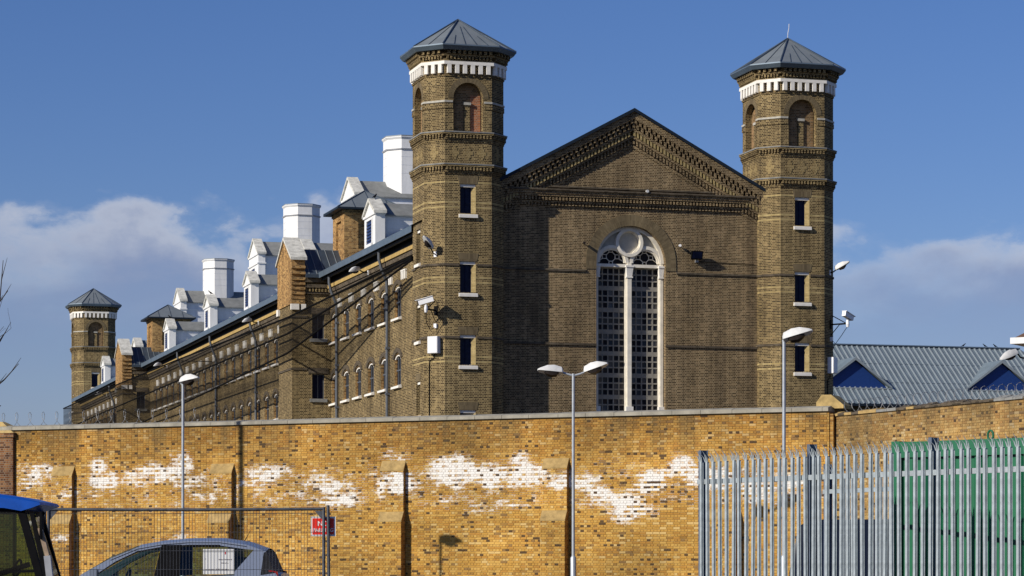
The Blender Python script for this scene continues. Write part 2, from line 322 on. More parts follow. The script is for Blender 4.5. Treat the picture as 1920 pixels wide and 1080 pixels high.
def yellow_brick(name):                                  # colour comes from each brick's own stored colour; alpha stores leftover whitewash
    m, nt, b = new_mat(name); N = nt.nodes; L = nt.links
    at_ = N.new('ShaderNodeVertexColor'); at_.layer_name = 'Col'
    tc = N.new('ShaderNodeTexCoord')
    n = N.new('ShaderNodeTexNoise'); n.inputs['Scale'].default_value = 10; n.inputs['Detail'].default_value = 7; n.inputs['Roughness'].default_value = 0.65
    m0 = N.new('ShaderNodeMapping'); m0.inputs['Scale'].default_value = (0.8, 1, 1.5); L.new(tc.outputs['Object'], m0.inputs[0]); L.new(m0.outputs[0], n.inputs['Vector'])
    n3 = N.new('ShaderNodeTexNoise'); n3.inputs['Scale'].default_value = 3.2; n3.inputs['Detail'].default_value = 5; L.new(tc.outputs['Object'], n3.inputs['Vector'])
    s = N.new('ShaderNodeMath'); s.operation = 'ADD'; L.new(at_.outputs['Alpha'], s.inputs[0])
    k = N.new('ShaderNodeMath'); k.operation = 'MULTIPLY_ADD'; L.new(n.outputs[0], k.inputs[0]); k.inputs[1].default_value = 1.25; k.inputs[2].default_value = -0.94
    k2 = N.new('ShaderNodeMath'); k2.operation = 'MULTIPLY_ADD'; L.new(n3.outputs[0], k2.inputs[0]); k2.inputs[1].default_value = 0.6; L.new(k.outputs[0], k2.inputs[2])
    L.new(k2.outputs[0], s.inputs[1])
    r = N.new('ShaderNodeValToRGB'); L.new(s.outputs[0], r.inputs[0]); r.color_ramp.elements[0].position = 0.34; r.color_ramp.elements[1].position = 0.72; r.color_ramp.elements[1].color = (0.93, 0.93, 0.93, 1)
    n2 = N.new('ShaderNodeTexNoise'); n2.inputs['Scale'].default_value = 0.45; n2.inputs['Detail'].default_value = 7; n2.inputs['Roughness'].default_value = 0.7; L.new(tc.outputs['Object'], n2.inputs['Vector'])
    sr = N.new('ShaderNodeValToRGB'); L.new(n2.outputs[0], sr.inputs[0]); sr.color_ramp.elements[0].position = 0.35; sr.color_ramp.elements[1].position = 0.7
    sr.color_ramp.elements[0].color = (1.08, 1.05, 1.0, 1); sr.color_ramp.elements[1].color = (0.70, 0.70, 0.74, 1)
    mu = N.new('ShaderNodeMixRGB'); mu.blend_type = 'MULTIPLY'; mu.inputs[0].default_value = 1.0; L.new(at_.outputs['Color'], mu.inputs[1]); L.new(sr.outputs[0], mu.inputs[2])
    sp = N.new('ShaderNodeSeparateXYZ'); L.new(tc.outputs['Object'], sp.inputs[0])                # dirt runs below the coping
    hz = N.new('ShaderNodeMapRange'); hz.inputs[1].default_value = 4.3; hz.inputs[2].default_value = 5.75; L.new(sp.outputs[2], hz.inputs[0])
    m4 = N.new('ShaderNodeMapping'); m4.inputs['Scale'].default_value = (1.6, 1, 0.10); L.new(tc.outputs['Object'], m4.inputs[0])
    n4 = N.new('ShaderNodeTexNoise'); n4.inputs['Scale'].default_value = 1.0; n4.inputs['Detail'].default_value = 6; L.new(m4.outputs[0], n4.inputs['Vector'])
    r4 = N.new('ShaderNodeValToRGB'); L.new(n4.outputs[0], r4.inputs[0]); r4.color_ramp.elements[0].position = 0.42; r4.color_ramp.elements[1].position = 0.66
    f4 = N.new('ShaderNodeMath'); f4.operation = 'MULTIPLY'; L.new(r4.outputs[0], f4.inputs[0]); L.new(hz.outputs[0], f4.inputs[1])
    f5 = N.new('ShaderNodeMath'); f5.operation = 'MULTIPLY'; f5.inputs[1].default_value = 0.7; L.new(f4.outputs[0], f5.inputs[0])
    dt = N.new('ShaderNodeMixRGB'); L.new(f5.outputs[0], dt.inputs[0]); L.new(mu.outputs[0], dt.inputs[1]); dt.inputs[2].default_value = (0.12, 0.09, 0.045, 1)
    mx = N.new('ShaderNodeMixRGB'); L.new(r.outputs[0], mx.inputs[0]); L.new(dt.outputs[0], mx.inputs[1]); mx.inputs[2].default_value = (0.80, 0.79, 0.75, 1)
    L.new(mx.outputs[0], b.inputs['Base Color']); b.inputs['Roughness'].default_value = 0.92; b.inputs['Specular IOR Level'].default_value = 0.15
    bp = N.new('ShaderNodeBump'); bp.inputs['Distance'].default_value = 0.006; L.new(n.outputs[0], bp.inputs['Height']); L.new(bp.outputs[0], b.inputs['Normal'])
yellow_brick('yellow_brick')

# ---------------------------------------------------------------- wall with real openings, front face at local plane
class Fr:
    def __init__(s, o, ax, n): s.o = Vector(o); s.ax = Vector(ax).normalized(); s.n = Vector(n).normalized()
    def p(s, x, z, d=0.0): return s.o + s.ax * x + Vector((0, 0, z)) + s.n * d
def arch_pts(op, nseg=14):
    xm = (op['x0'] + op['x1']) / 2; hw = (op['x1'] - op['x0']) / 2; ys = op['y1'] - op.get('rise', 0)
    if op.get('rise', 0) <= 0: return [(op['x0'], op['y1']), (op['x1'], op['y1'])]
    return [(xm - hw * math.cos(math.pi * i / nseg), ys + op['rise'] * math.sin(math.pi * i / nseg)) for i in range(nseg + 1)]
def wall_panel(mb, fr, x0, x1, y0, y1, ops=(), mat=0, bands=(), band_mat=1, reveal_mat=None, u0=0.0):
    xs = {x0, x1}; ys = {y0, y1}
    for o in ops: xs |= {o['x0'], o['x1']}; ys |= {o['y0'], o['y1']}
    for b in bands: ys |= {b[0], b[1]}
    xs = sorted(x for x in xs if x0 <= x <= x1); ys = sorted(y for y in ys if y0 <= y <= y1)
    def q(pts, m): mb.poly([fr.p(x, z) for x, z in pts], m, [(x + u0, z) for x, z in pts])
    for i in range(len(xs) - 1):
        for j in range(len(ys) - 1):
            xm = (xs[i] + xs[i + 1]) / 2; ym = (ys[j] + ys[j + 1]) / 2
            if any(o['x0'] < xm < o['x1'] and o['y0'] < ym < o['y1'] for o in ops): continue
            m = band_mat if any(b[0] < ym < b[1] for b in bands) else mat
            q([(xs[i], ys[j]), (xs[i + 1], ys[j]), (xs[i + 1], ys[j + 1]), (xs[i], ys[j + 1])], m)
    for o in ops:
        A = arch_pts(o); xm = (o['x0'] + o['x1']) / 2; d = o.get('depth', 0.2); rm = mat if reveal_mat is None else reveal_mat
        if o.get('rise', 0) > 0:
            for i in range(len(A) - 1):
                (xa, za), (xb, zb) = A[i], A[i + 1]
                q([(xa, za), (xb, zb), (xb, o['y1']), (xa, o['y1'])], mat)
        ol = [(o['x0'], o['y0'])] + A + [(o['x1'], o['y0'])]
        run = 0.0
        for i in range(len(ol)):
            (xa, za), (xb, zb) = ol[i], ol[(i + 1) % len(ol)]; L_ = math.hypot(xb - xa, zb - za)
            if L_ < 1e-6: continue
            vert = abs(xb - xa) < 1e-6
            uv = [(u0, za), (u0, zb), (u0 + d, zb), (u0 + d, za)] if vert else [(run, 0), (run + L_, 0), (run + L_, d), (run, d)]
            mb.poly([fr.p(xa, za), fr.p(xb, zb), fr.p(xb, zb, -d), fr.p(xa, za, -d)], rm, uv); run += L_
def ring(mb, fr, xm, zm, r0, r1, d0, d1, a0=0.0, a1=math.pi, n=24, mat=0, ez=1.0):   # arch band standing proud of a wall
    for i in range(n):
        a, b = a0 + (a1 - a0) * i / n, a0 + (a1 - a0) * (i + 1) / n
        def P(r, t, d): return fr.p(xm - r * math.cos(t), zm + r * ez * math.sin(t), d)
        rm = (r0 + r1) / 2
        mb.poly([P(r0, a, d1), P(r1, a, d1), P(r1, b, d1), P(r0, b, d1)], mat, [(rm * a, 0), (rm * a, r1 - r0), (rm * b, r1 - r0), (rm * b, 0)])
        mb.poly([P(r1, a, d1), P(r1, a, d0), P(r1, b, d0), P(r1, b, d1)], mat)
        mb.poly([P(r0, a, d0), P(r0, a, d1), P(r0, b, d1), P(r0, b, d0)], mat)
    for t in (a0, a1):
        mb.poly([P(r0, t, d0), P(r1, t, d0), P(r1, t, d1), P(r0, t, d1)], mat)
def fbox(mb, fr, x0, x1, z0, z1, d0, d1, mat=0):
    P = [fr.p(x0, z0, d1), fr.p(x1, z0, d1), fr.p(x1, z0, d0), fr.p(x0, z0, d0), fr.p(x0, z1, d1), fr.p(x1, z1, d1), fr.p(x1, z1, d0), fr.p(x0, z1, d0)]
    mb.hexa(P, mat)

# ================================================================ GROUND
g = MB(); g.poly([(-3000, -300, 0), (3000, -300, 0), (3000, 5000, 0), (-3000, 5000, 0)])
o = g.build('ground', 'earth'); o['kind'] = 'structure'
g = MB(); g.poly([(-40, -20, 0.004), (40, -20, 0.004), (40, 76, 0.004), (-40, 76, 0.004)])
o = g.build('road', 'asphalt'); o['kind'] = 'structure'

# ================================================================ TOWERS
TA, TM = 1.83, 1.075                                   # half width and half length of a broad face (corners are cut off)
TD = (TA + TM) / math.sqrt(2)
def outline(o):
    A = TA + o; m = (TD + o) * math.sqrt(2) - A
    return [(-m, -A), (m, -A), (A, -m), (A, m), (m, A), (-m, A), (-A, m), (-A, -m)]
def course(mb, h0, h1, o, mat=0, o0=None, inner=-0.02):
    a = outline(o if o0 is None else o0); b = outline(o); i0 = outline(inner)
    for k in range(8):
        j = (k + 1) % 8
        mb.poly([(*a[k], h0), (*a[j], h0), (*b[j], h1), (*b[k], h1)], mat)
        mb.poly([(*b[k], h1), (*b[j], h1), (*i0[j], h1), (*i0[k], h1)], mat)
        mb.poly([(*i0[k], h0), (*i0[j], h0), (*a[j], h0), (*a[k], h0)], mat)
def teeth(o_in, o_out, w, pitch, h0, h1):              # list of boxes: frames along the eight faces
    res = []
    a = outline(o_in)
    for k in range(8):
        p, q = Vector((*a[k], 0)), Vector((*a[(k + 1) % 8], 0)); L = (q - p).length; ax = (q - p) / L; n = Vector((ax.y, -ax.x, 0))
        cnt = max(1, int(round(L / pitch)))
        for i in range(cnt):
            c = p + ax * (L * (i + 0.5) / cnt)
            res.append((c, ax, n, w))
    return res
def face_frames():
    a = outline(0.0); out = []
    for k in range(8):
        p, q = Vector((*a[k], 0)), Vector((*a[(k + 1) % 8], 0)); ax = (q - p).normalized(); n = Vector((ax.y, -ax.x, 0))
        out.append((Fr((p + q) / 2, ax, n), (q - p).length / 2))
    return out
FRONT_W = [(16.67, 17.97), (13.17, 14.54), (9.96, 11.28), (6.55, 7.95)]
LEFT_W = [(14.62, 16.1), (11.15, 12.75), (7.8, 9.3)]
BANDS = [(17.99, 18.065), (17.12, 17.2), (16.9, 16.975), (13.78, 13.855), (13.56, 13.635), (10.27, 10.35), (10.05, 10.125)]
def build_tower(infill):
    root = thing('brick_tower', '', 'tower')
    sh = MB(); ff = face_frames()
    for k, (fr, hl) in enumerate(ff):
        ops = []
        if k % 2 == 0:
            for (a, b) in (FRONT_W if k in (0, 4) else LEFT_W): ops.append(dict(x0=-0.38, x1=0.35, y0=a, y1=b, depth=0.24))
            ops.append(dict(x0=-0.68, x1=0.68, y0=20.28, y1=22.46, rise=0.68, depth=0.30))
        wall_panel(sh, fr, -hl, hl, 0, 23.9, ops, 0, BANDS, 1, None, k * 0.31)
    shaft = sh.build('shaft', ['stock_brick', 'pale_brick'], root)
    # window fittings and blind arches
    for k in (0, 2, 4, 6):
        fr, hl = ff[k]
        for (a, b) in (FRONT_W if k in (0, 4) else LEFT_W):
            w = MB(); fbox(w, fr, -0.38, 0.35, a, b, -0.26, -0.21, 0)
            wo = w.build('window', 'navy_glass', root)
            fm = MB()
            fbox(fm, fr, -0.38, -0.335, a, b, -0.212, -0.18); fbox(fm, fr, 0.12, 0.165, a, b, -0.212, -0.18)
            fbox(fm, fr, -0.335, 0.12, b - 0.05, b, -0.212, -0.18); fbox(fm, fr, -0.335, 0.12, a, a + 0.05, -0.212, -0.18)
            fbox(fm, fr, -0.12, -0.085, a + 0.05, b - 0.05, -0.212, -0.19)
            fm.build('frame', 'tower_frame', wo)
            s_ = MB(); P = [fr.p(-0.44, a - 0.2, 0.10), fr.p(0.42, a - 0.2, 0.10), fr.p(0.42, a - 0.2, -0.18), fr.p(-0.44, a - 0.2, -0.18), fr.p(-0.44, a - 0.07, 0.10), fr.p(0.42, a - 0.07, 0.10), fr.p(0.42, a + 0.02, -0.18), fr.p(-0.44, a + 0.02, -0.18)]
            s_.hexa(P); s_.build('sill', 'white_stone', wo)
            rv = MB(); rv.prism([(0, 0)] * 0 or [(0.345, -0.004), (0.345, -0.205), (0.15, -0.205)], a, b - 0.13, 'xy')
            rv.v = [tuple(fr.p(p_[0], p_[2], p_[1])) for p_ in rv.v]; rv.build('splayed_reveal', 'pale_brick', wo)
            l_ = MB(); fbox(l_, fr, -0.375, 0.345, b - 0.13, b - 0.004, -0.23, -0.06); l_.build('lintel', 'white_stone', wo)
            ar = MB()                                   # flat brick arch over the opening
            P = [fr.p(-0.42, b + 0.004, 0.012), fr.p(0.39, b + 0.004, 0.012), fr.p(0.39, b + 0.004, -0.02), fr.p(-0.42, b + 0.004, -0.02), fr.p(-0.5, b + 0.36, 0.012), fr.p(0.47, b + 0.36, 0.012), fr.p(0.47, b + 0.36, -0.02), fr.p(-0.5, b + 0.36, -0.02)]
            ar.hexa(P); ar.build('flat_arch', 'arch_brick', wo)
        bk = MB(); op = dict(x0=-0.68, x1=0.68, y0=20.28, y1=22.46, rise=0.68)
        pts = [(-0.68, 20.28)] + arch_pts(op) + [(0.68, 20.28)]
        bk.poly([fr.p(x, z, -0.298) for x, z in pts], 0, [(x, z) for x, z in pts])
        bo = bk.build('blind_arch', 'brown_infill', root)
        rg = MB(); ring(rg, fr, 0, 21.78, 0.685, 0.93, -0.05, 0.02, mat=0); rg.build('arch_ring', 'arch_brick', bo)
        pi = MB(); fbox(pi, fr, -0.13, 0.13, 20.28, 21.5, -0.3, -0.2); pi.build('pilaster', 'stock_brick', bo)
        pc = MB(); fbox(pc, fr, -0.17, 0.17, 21.5, 21.62, -0.3, -0.16); pc.build('capital', 'impost_stone', bo)
        for sx in (-1, 1):
            ip = MB(); fbox(ip, fr, min(sx * 0.16, sx * 0.62), max(sx * 0.16, sx * 0.62), 20.3, 21.95 if sx > 0 else 21.6, -0.31, -0.27)
            ip.build('infill_panel', infill if sx > 0 else 'brown_infill', bo)
    # string courses
    for z0, z1, pr, nm, mt in ((21.56, 21.645, 0.05, 'impost_band', 'impost_stone'), (21.30, 21.52, 0.035, 'impost_brick', 'stock_brick')):
        for k, (fr, hl) in enumerate(ff):
            for a, b in ([(-hl - 0.02, hl + 0.02)] if k % 2 else [(-hl - 0.018, -0.72), (0.72, hl + 0.018)]):
                c = MB(); fbox(c, fr, a, b, z0, z1, -0.02, pr - 0.002 * (k % 2)); c.build(nm, mt, root)
    for z in (14.33, 11.12):
        for k, (fr, hl) in enumerate(ff):
            for a, b in ([(-hl - 0.01, hl + 0.01)] if k % 2 else [(-hl - 0.01, -0.42), (0.39, hl + 0.01)]):
                c = MB(); fbox(c, fr, a, b, z, z + 0.10, -0.02, 0.045 - 0.002 * (k % 2)); c.build('string_course', 'dark_brick', root)
    for z in (20.28, 18.85):
        c = MB(); course(c, z - 0.055, z, 0.17); c.build('ledge', 'grey_stone', root)
        c = MB(); course(c, z - 0.38, z - 0.30, 0.06); course(c, z - 0.46, z - 0.38, 0.03); course(c, z - 0.13, z - 0.055, 0.15); c.build('ledge_brick', 'stock_brick', root)
        d = MB()
        for (p, ax, n, w) in teeth(0.0, 0, 0.075, 0.15, 0, 0): d.obox(p + n * 0.06 + Vector((0, 0, z - 0.215)), ax * 0.042, n * 0.07, Vector((0, 0, 0.085)))
        d.build('dentil_course', 'stock_brick', root, kind='stuff')
    for k, (fr, hl) in enumerate(ff):                   # patterned panels between the ledges
        xs = (-0.62, 0.0, 0.62) if k % 2 == 0 else (0.0,)
        for x in xs:
            d = MB()
            for (dx, dz, w, h) in ((0, 0, 0.42, 0.16), (0, 0.14, 0.22, 0.14), (0, -0.14, 0.22, 0.14), (0, 0.25, 0.10, 0.1), (0, -0.25, 0.1, 0.1)): fbox(d, fr, x + dx - w / 2, x + dx + w / 2, 19.34 + dz - h / 2, 19.34 + dz + h / 2, -0.02, 0.012 + 0.002 * (dz != 0))
            d.build('diaper_panel', 'diaper_brick', root)
    # white corbel band, then the brick cornice
    c = MB(); course(c, 23.23, 23.37, 0.15); c.build('corbel_band', 'white_stone', root)
    t0 = MB(); t0.obox((0, 0, 0), (0.09, 0, 0), (0, 0.075, 0), (0, 0, 0.195)); tm = t0.mesh('corbel_block', 'white_stone')
    for (p, ax, n, w) in teeth(0.0, 0, 0.17, 0.355, 0, 0): inst('corbel_block', tm, root, p + n * 0.072 + Vector((0, 0, 23.035)), math.atan2(ax.y, ax.x))
    c = MB(); course(c, 22.72, 22.79, 0.04); course(c, 23.37, 23.47, 0.12); course(c, 23.58, 23.68, 0.24, o0=0.20); c.build('cornice', 'stock_brick', root)
    d = MB()
    for (p, ax, n, w) in teeth(0.0, 0, 0.075, 0.16, 0, 0): d.obox(p + n * 0.10 + Vector((0, 0, 23.525)), ax * 0.042, n * 0.11, Vector((0, 0, 0.056)))
    for (p, ax, n, w) in teeth(0.0, 0, 0.075, 0.24, 0, 0): d.obox(p + n * 0.15 + Vector((0, 0, 23.755)), ax * 0.065, n * 0.17, Vector((0, 0, 0.075)))
    d.build('dentil_course', 'stock_brick', root, kind='stuff')
    # roof
    r = MB(); a = outline(0.53)
    for k in range(8):
        j = (k + 1) % 8; r.poly([(*a[k], 24.04), (*a[j], 24.04), (0, 0, 25.6)])
    ro = r.build('roof', 'lead', root)
    f_ = MB(); b0 = outline(0.42); b1 = outline(0.55); i0 = outline(-0.05)
    for k in range(8):
        j = (k + 1) % 8
        f_.poly([(*b0[k], 23.83), (*b0[j], 23.83), (*b1[j], 24.0), (*b1[k], 24.0)]); f_.poly([(*b1[k], 24.0), (*b1[j], 24.0), (*a[j], 24.06), (*a[k], 24.06)])
        f_.poly([(*i0[k], 23.83), (*i0[j], 23.83), (*b0[j], 23.83), (*b0[k], 23.83)])
    f_.build('gutter', 'roof_metal', ro)
    for k in range(8):
        h_ = MB(); h_.tube([(*a[k], 24.05), (0, 0, 25.62)], 0.038, 6); h_.build('hip_roll', 'lead_dark', ro)
        j = (k + 1) % 8
        p, q = Vector((*a[k], 24.05)), Vector((*a[j], 24.05)); L = (q - p).length; cnt = 4 if L > 2 else 1
        for i in range(cnt):
            f = (i + 1) / (cnt + 1); e = p.lerp(q, f); top = p.lerp(Vector((0, 0, 25.6)), 2 * f) if f < 0.5 else q.lerp(Vector((0, 0, 25.6)), 2 * (1 - f))
            top = e.lerp(Vector((e.x * (1 - 2 * min(f, 1 - f)), e.y * (1 - 2 * min(f, 1 - f)), 24.05 + 1.55 * 2 * min(f, 1 - f))), 0.9)
            s_ = MB(); s_.tube([e, top], 0.02, 5); s_.build('seam_roll', 'lead_dark', ro)
    return root
tw = build_tower('red_brick')
tw.location = bl(0, 0); tw.rotation_euler.z = AB
tag(tw, 'brick corner tower with red bricked-up blind arch, lamp and camera on its side', 'tower', 'corner towers of the prison wing')
tw2 = copy_tree(tw); tw2.location = bl(15.89, 0)
tag(tw2, 'brick corner tower with thin lightning rod on its roof, beside the blue-roofed building', 'tower', 'corner towers of the prison wing')
for c in tw2.children:
    if c.name.startswith('blind_arch'):
        for g_ in c.children:
            if g_.name.startswith('infill_panel'): g_.data = g_.data.copy(); g_.data.materials[0] = MAT['brown_infill']
rod = MB(); rod.tube([(0, 0, 25.55), (0.01, 0, 25.85), (0.06, 0, 26.1), (0.07, 0, 26.3)], 0.016, 5); rod.build('lightning_rod', 'lamp_white', tw2)
tw3 = copy_tree(tw); tw3.location = bl(0, 135.3); tw3.scale = (1.045,) * 3
tag(tw3, 'distant brick tower at the far end of the wing, behind the last dormer', 'tower', 'corner towers of the prison wing')
for c in tw3.children:
    if c.name.startswith('blind_arch'):
        for g_ in c.children:
            if g_.name.startswith('infill_panel'): g_.data = g_.data.copy(); g_.data.materials[0] = MAT['brown_infill']

# ================================================================ PRISON WING
wing = thing('prison_wing', 'long brick prison wing with pedimented gable, arched window and white roof dormers', 'building', bl(0, 0), AB)
GT, SW, SR, TE = -0.8, -1.2, 17.09, 136.0              # gable plane, left wall plane, right wall plane, far end
RC, RH, RS = 7.94, 21.75, 0.54                          # ridge position, ridge height, slope
def rl(s): return RH - RS * abs(s - RC)
fg = Fr((0, GT, 0), (1, 0, 0), (0, -1, 0))
WX, WR, WS = RC, 1.66, 14.85                            # arched window
g = MB()
wall_panel(g, fg, 1.0, 14.9, 0, 17.6, [dict(x0=WX - WR, x1=WX + WR, y0=5.0, y1=WS + WR, rise=WR, depth=0.55)], 0, [], 0)
g.poly([fg.p(1.0, 17.6), fg.p(14.9, 17.6), fg.p(14.9, rl(14.9) - 0.2), fg.p(RC, RH - 0.2), fg.p(1.0, rl(1.0) - 0.2)])
g.build('gable_wall', 'gable_brick', wing)
a_ = MB(); ring(a_, fg, WX, WS, WR, WR + 0.50, -0.03, 0.03, n=32); fbox(a_, fg, WX - WR - 0.5, WX - WR, WS - 0.35, WS, -0.03, 0.029); fbox(a_, fg, WX + WR, WX + WR + 0.5, WS - 0.35, WS, -0.03, 0.029)
a_.build('window_arch_ring', 'arch_brick', wing)
for z in (14.36, 11.02):
    c = MB(); fbox(c, fg, 1.0, WX - WR - (0.52 if z > 14 else 0.0), z, z + 0.1, -0.02, 0.06); c.build('string_course', 'dark_brick', wing)
    c = MB(); fbox(c, fg, WX + WR + (0.52 if z > 14 else 0.0), 14.9, z, z + 0.1, -0.02, 0.06); c.build('string_course', 'dark_brick', wing)
# horizontal cornice
c = MB(); fbox(c, fg, 1.0, 14.9, 17.42, 17.52, -0.02, 0.12); fbox(c, fg, 1.0, 14.9, 17.70, 17.80, -0.02, 0.24); fbox(c, fg, 1.0, 14.9, 17.80, 17.95, -0.02, 0.28)
c.build('cornice', 'gable_brick', wing)
c = MB(); fbox(c, fg, 1.0, 14.9, 17.95, 18.03, -0.02, 0.36); fbox(c, fg, 1.0, 14.9, 18.12, 18.2, -0.02, 0.12); c.build('cornice_flashing', 'dark_brick', wing)
d = MB(); x = 1.1
while x < 14.85:
    fbox(d, fg, x, x + 0.085, 17.30, 17.42, -0.02, 0.10); fbox(d, fg, x, x + 0.085, 17.52, 17.70, -0.02, 0.21); x += 0.16
d.build('dentil_course', 'gable_brick', wing, kind='stuff')
# raking cornice in stepped layers
def rake(mb, s0, s1, d0, d1, pr, mat=0):
    P = [(s0, GT - pr, rl(s0) - d1), (s1, GT - pr, rl(s1) - d1), (s1, GT + 0.02, rl(s1) - d1), (s0, GT + 0.02, rl(s0) - d1), (s0, GT - pr, rl(s0) - d0), (s1, GT - pr, rl(s1) - d0), (s1, GT + 0.02, rl(s1) - d0), (s0, GT + 0.02, rl(s0) - d0)]
    mb.hexa(P, mat)
for nm, mt, layers in (('raking_cornice', 'gable_brick', [(0.10, 0.42, 0.42), (0.80, 0.94, 0.27), (1.14, 1.26, 0.17), (1.52, 1.66, 0.06)]), ('gable_coping', 'gutter', [(-0.05, 0.10, 0.52)])):
    for s0, s1 in ((1.6, RC), (RC, 14.27)):
        m_ = MB()
        for d0, d1, pr in layers: rake(m_, s0, s1, d0, d1, pr)
        m_.build(nm, mt, wing)
d = MB(); d2 = MB()
for s0, s1 in ((1.6, RC), (RC, 14.27)):
    s = s0 + 0.05; i = 0
    while s < s1 - 0.1:
        rake(d, s, s + 0.11, 0.42, 0.60, 0.38); rake(d, s + 0.11, s + 0.22, 0.58, 0.80, 0.33)
        s += 0.22
    s = s0 + 0.05
    while s < s1 - 0.1:
        rake(d2, s, s + 0.085, 0.94, 1.14, 0.24); rake(d, s, s + 0.085, 1.28, 1.50, 0.13); s += 0.16
d.build('corbel_table', 'gable_brick', wing, kind='stuff'); d2.build('dentil_course', 'pale_brick', wing, kind='stuff')
kn = MB(); kn.tube([(8.6, GT - 0.30, 18.06), (8.6, GT - 0.40, 18.06)], 0.07, 8); kn.build('cornice_light', 'lamp_white', wing)

# arched window: stone tracery, lancet glass, concrete grid with panes
TZ = -0.30                                              # tracery plane, behind the wall face
tr = MB(); sp = MB(); n = 64; C2, R2 = WR * 0.5 - 0.02, WR * 0.5 - 0.19
def low(x): 
    q = R2 ** 2 - (abs(x) - C2) ** 2
    return math.sqrt(q) if q > 0 else 0.0
for i in range(n):
    xa, xb = -WR + 2 * WR * i / n, -WR + 2 * WR * (i + 1) / n
    ya, yb = math.sqrt(max(0, WR ** 2 - xa ** 2)), math.sqrt(max(0, WR ** 2 - xb ** 2))
    P = lambda x, z, dd: fg.p(WX + x, WS + z, dd)
    la, lb = min(low(xa), ya), min(low(xb), yb)
    sp.poly([P(xa, la, TZ - 0.12), P(xb, lb, TZ - 0.12), P(xb, yb, TZ - 0.12), P(xa, ya, TZ - 0.12)])
    sp.poly([P(xa, la, TZ - 0.12), P(xa, la, TZ - 0.28), P(xb, lb, TZ - 0.28), P(xb, lb, TZ - 0.12)])
fg0 = fg
ring(tr, fg, WX, WS, WR - 0.16, WR + 0.0, TZ - 0.14, TZ + 0.06, n=32)
for sx in (-1, 1):
    ring(tr, fg, WX + sx * C2, WS, R2 - 0.0, R2 + 0.15, TZ - 0.14, TZ + 0.03, n=24); ring(tr, fg, WX + sx * C2, WS, R2 - 0.07, R2 + 0.03, TZ - 0.16, TZ - 0.04, n=24)
CZ = 0.93
ring(tr, fg, WX, WS + CZ, 0.52, 0.66, TZ - 0.14, TZ + 0.09, 0, 2 * math.pi, 36); ring(tr, fg, WX, WS + CZ, 0.47, 0.56, TZ - 0.14, TZ - 0.02, 0, 2 * math.pi, 36)
def mull(x, w, dd):                                     # mullion or jamb: shaft with side fillets
    fbox(tr, fg, x - w / 2, x + w / 2, 5.0, WS, TZ - 0.2, TZ + dd); fbox(tr, fg, x - w * 0.75, x + w * 0.75, 5.0, WS, TZ - 0.22, TZ - 0.06)
mull(WX, 0.20, 0.06); mull(WX - WR + 0.10, 0.14, 0.04); mull(WX + WR - 0.10, 0.14, 0.04)
fbox(tr, fg, WX - WR + 0.02, WX + WR - 0.02, WS - 0.20, WS - 0.06, TZ - 0.2, TZ + 0.02)
gw = tr.build('gable_window', 'tracery_stone', wing, weld=True)
dk = MB(); dk.poly([fg.p(WX + 0.5 * math.cos(2 * math.pi * i / 32), WS + CZ + 0.5 * math.sin(2 * math.pi * i / 32), TZ - 0.105) for i in range(32)]); dk.build('roundel', 'shaded_stone', gw)
sp.build('spandrel_panel', 'shaded_stone', gw)
for x, w in ((WX, 0.34), (WX - WR + 0.13, 0.26), (WX + WR - 0.13, 0.26)):
    cp = MB(); P = [fg.p(x - w * 0.36, WS - 0.62, TZ + 0.08), fg.p(x + w * 0.36, WS - 0.62, TZ + 0.08), fg.p(x + w * 0.36, WS - 0.62, TZ - 0.1), fg.p(x - w * 0.36, WS - 0.62, TZ - 0.1), fg.p(x - w / 2, WS - 0.20, TZ + 0.13), fg.p(x + w / 2, WS - 0.20, TZ + 0.13), fg.p(x + w / 2, WS - 0.20, TZ - 0.1), fg.p(x - w / 2, WS - 0.20, TZ - 0.1)]
    cp.hexa(P); fbox(cp, fg, x - w * 0.56, x + w * 0.56, WS - 0.2, WS - 0.12, TZ - 0.1, TZ + 0.16); fbox(cp, fg, x - w * 0.46, x + w * 0.46, WS - 0.68, WS - 0.62, TZ - 0.1, TZ + 0.1)
    cp.build('capital', 'white_stone', gw)
    cb = MB(); fbox(cb, fg, x - w * 0.5, x + w * 0.5, 8.05, 8.3, TZ - 0.1, TZ + 0.12); cb.build('column_base', 'white_stone', gw)
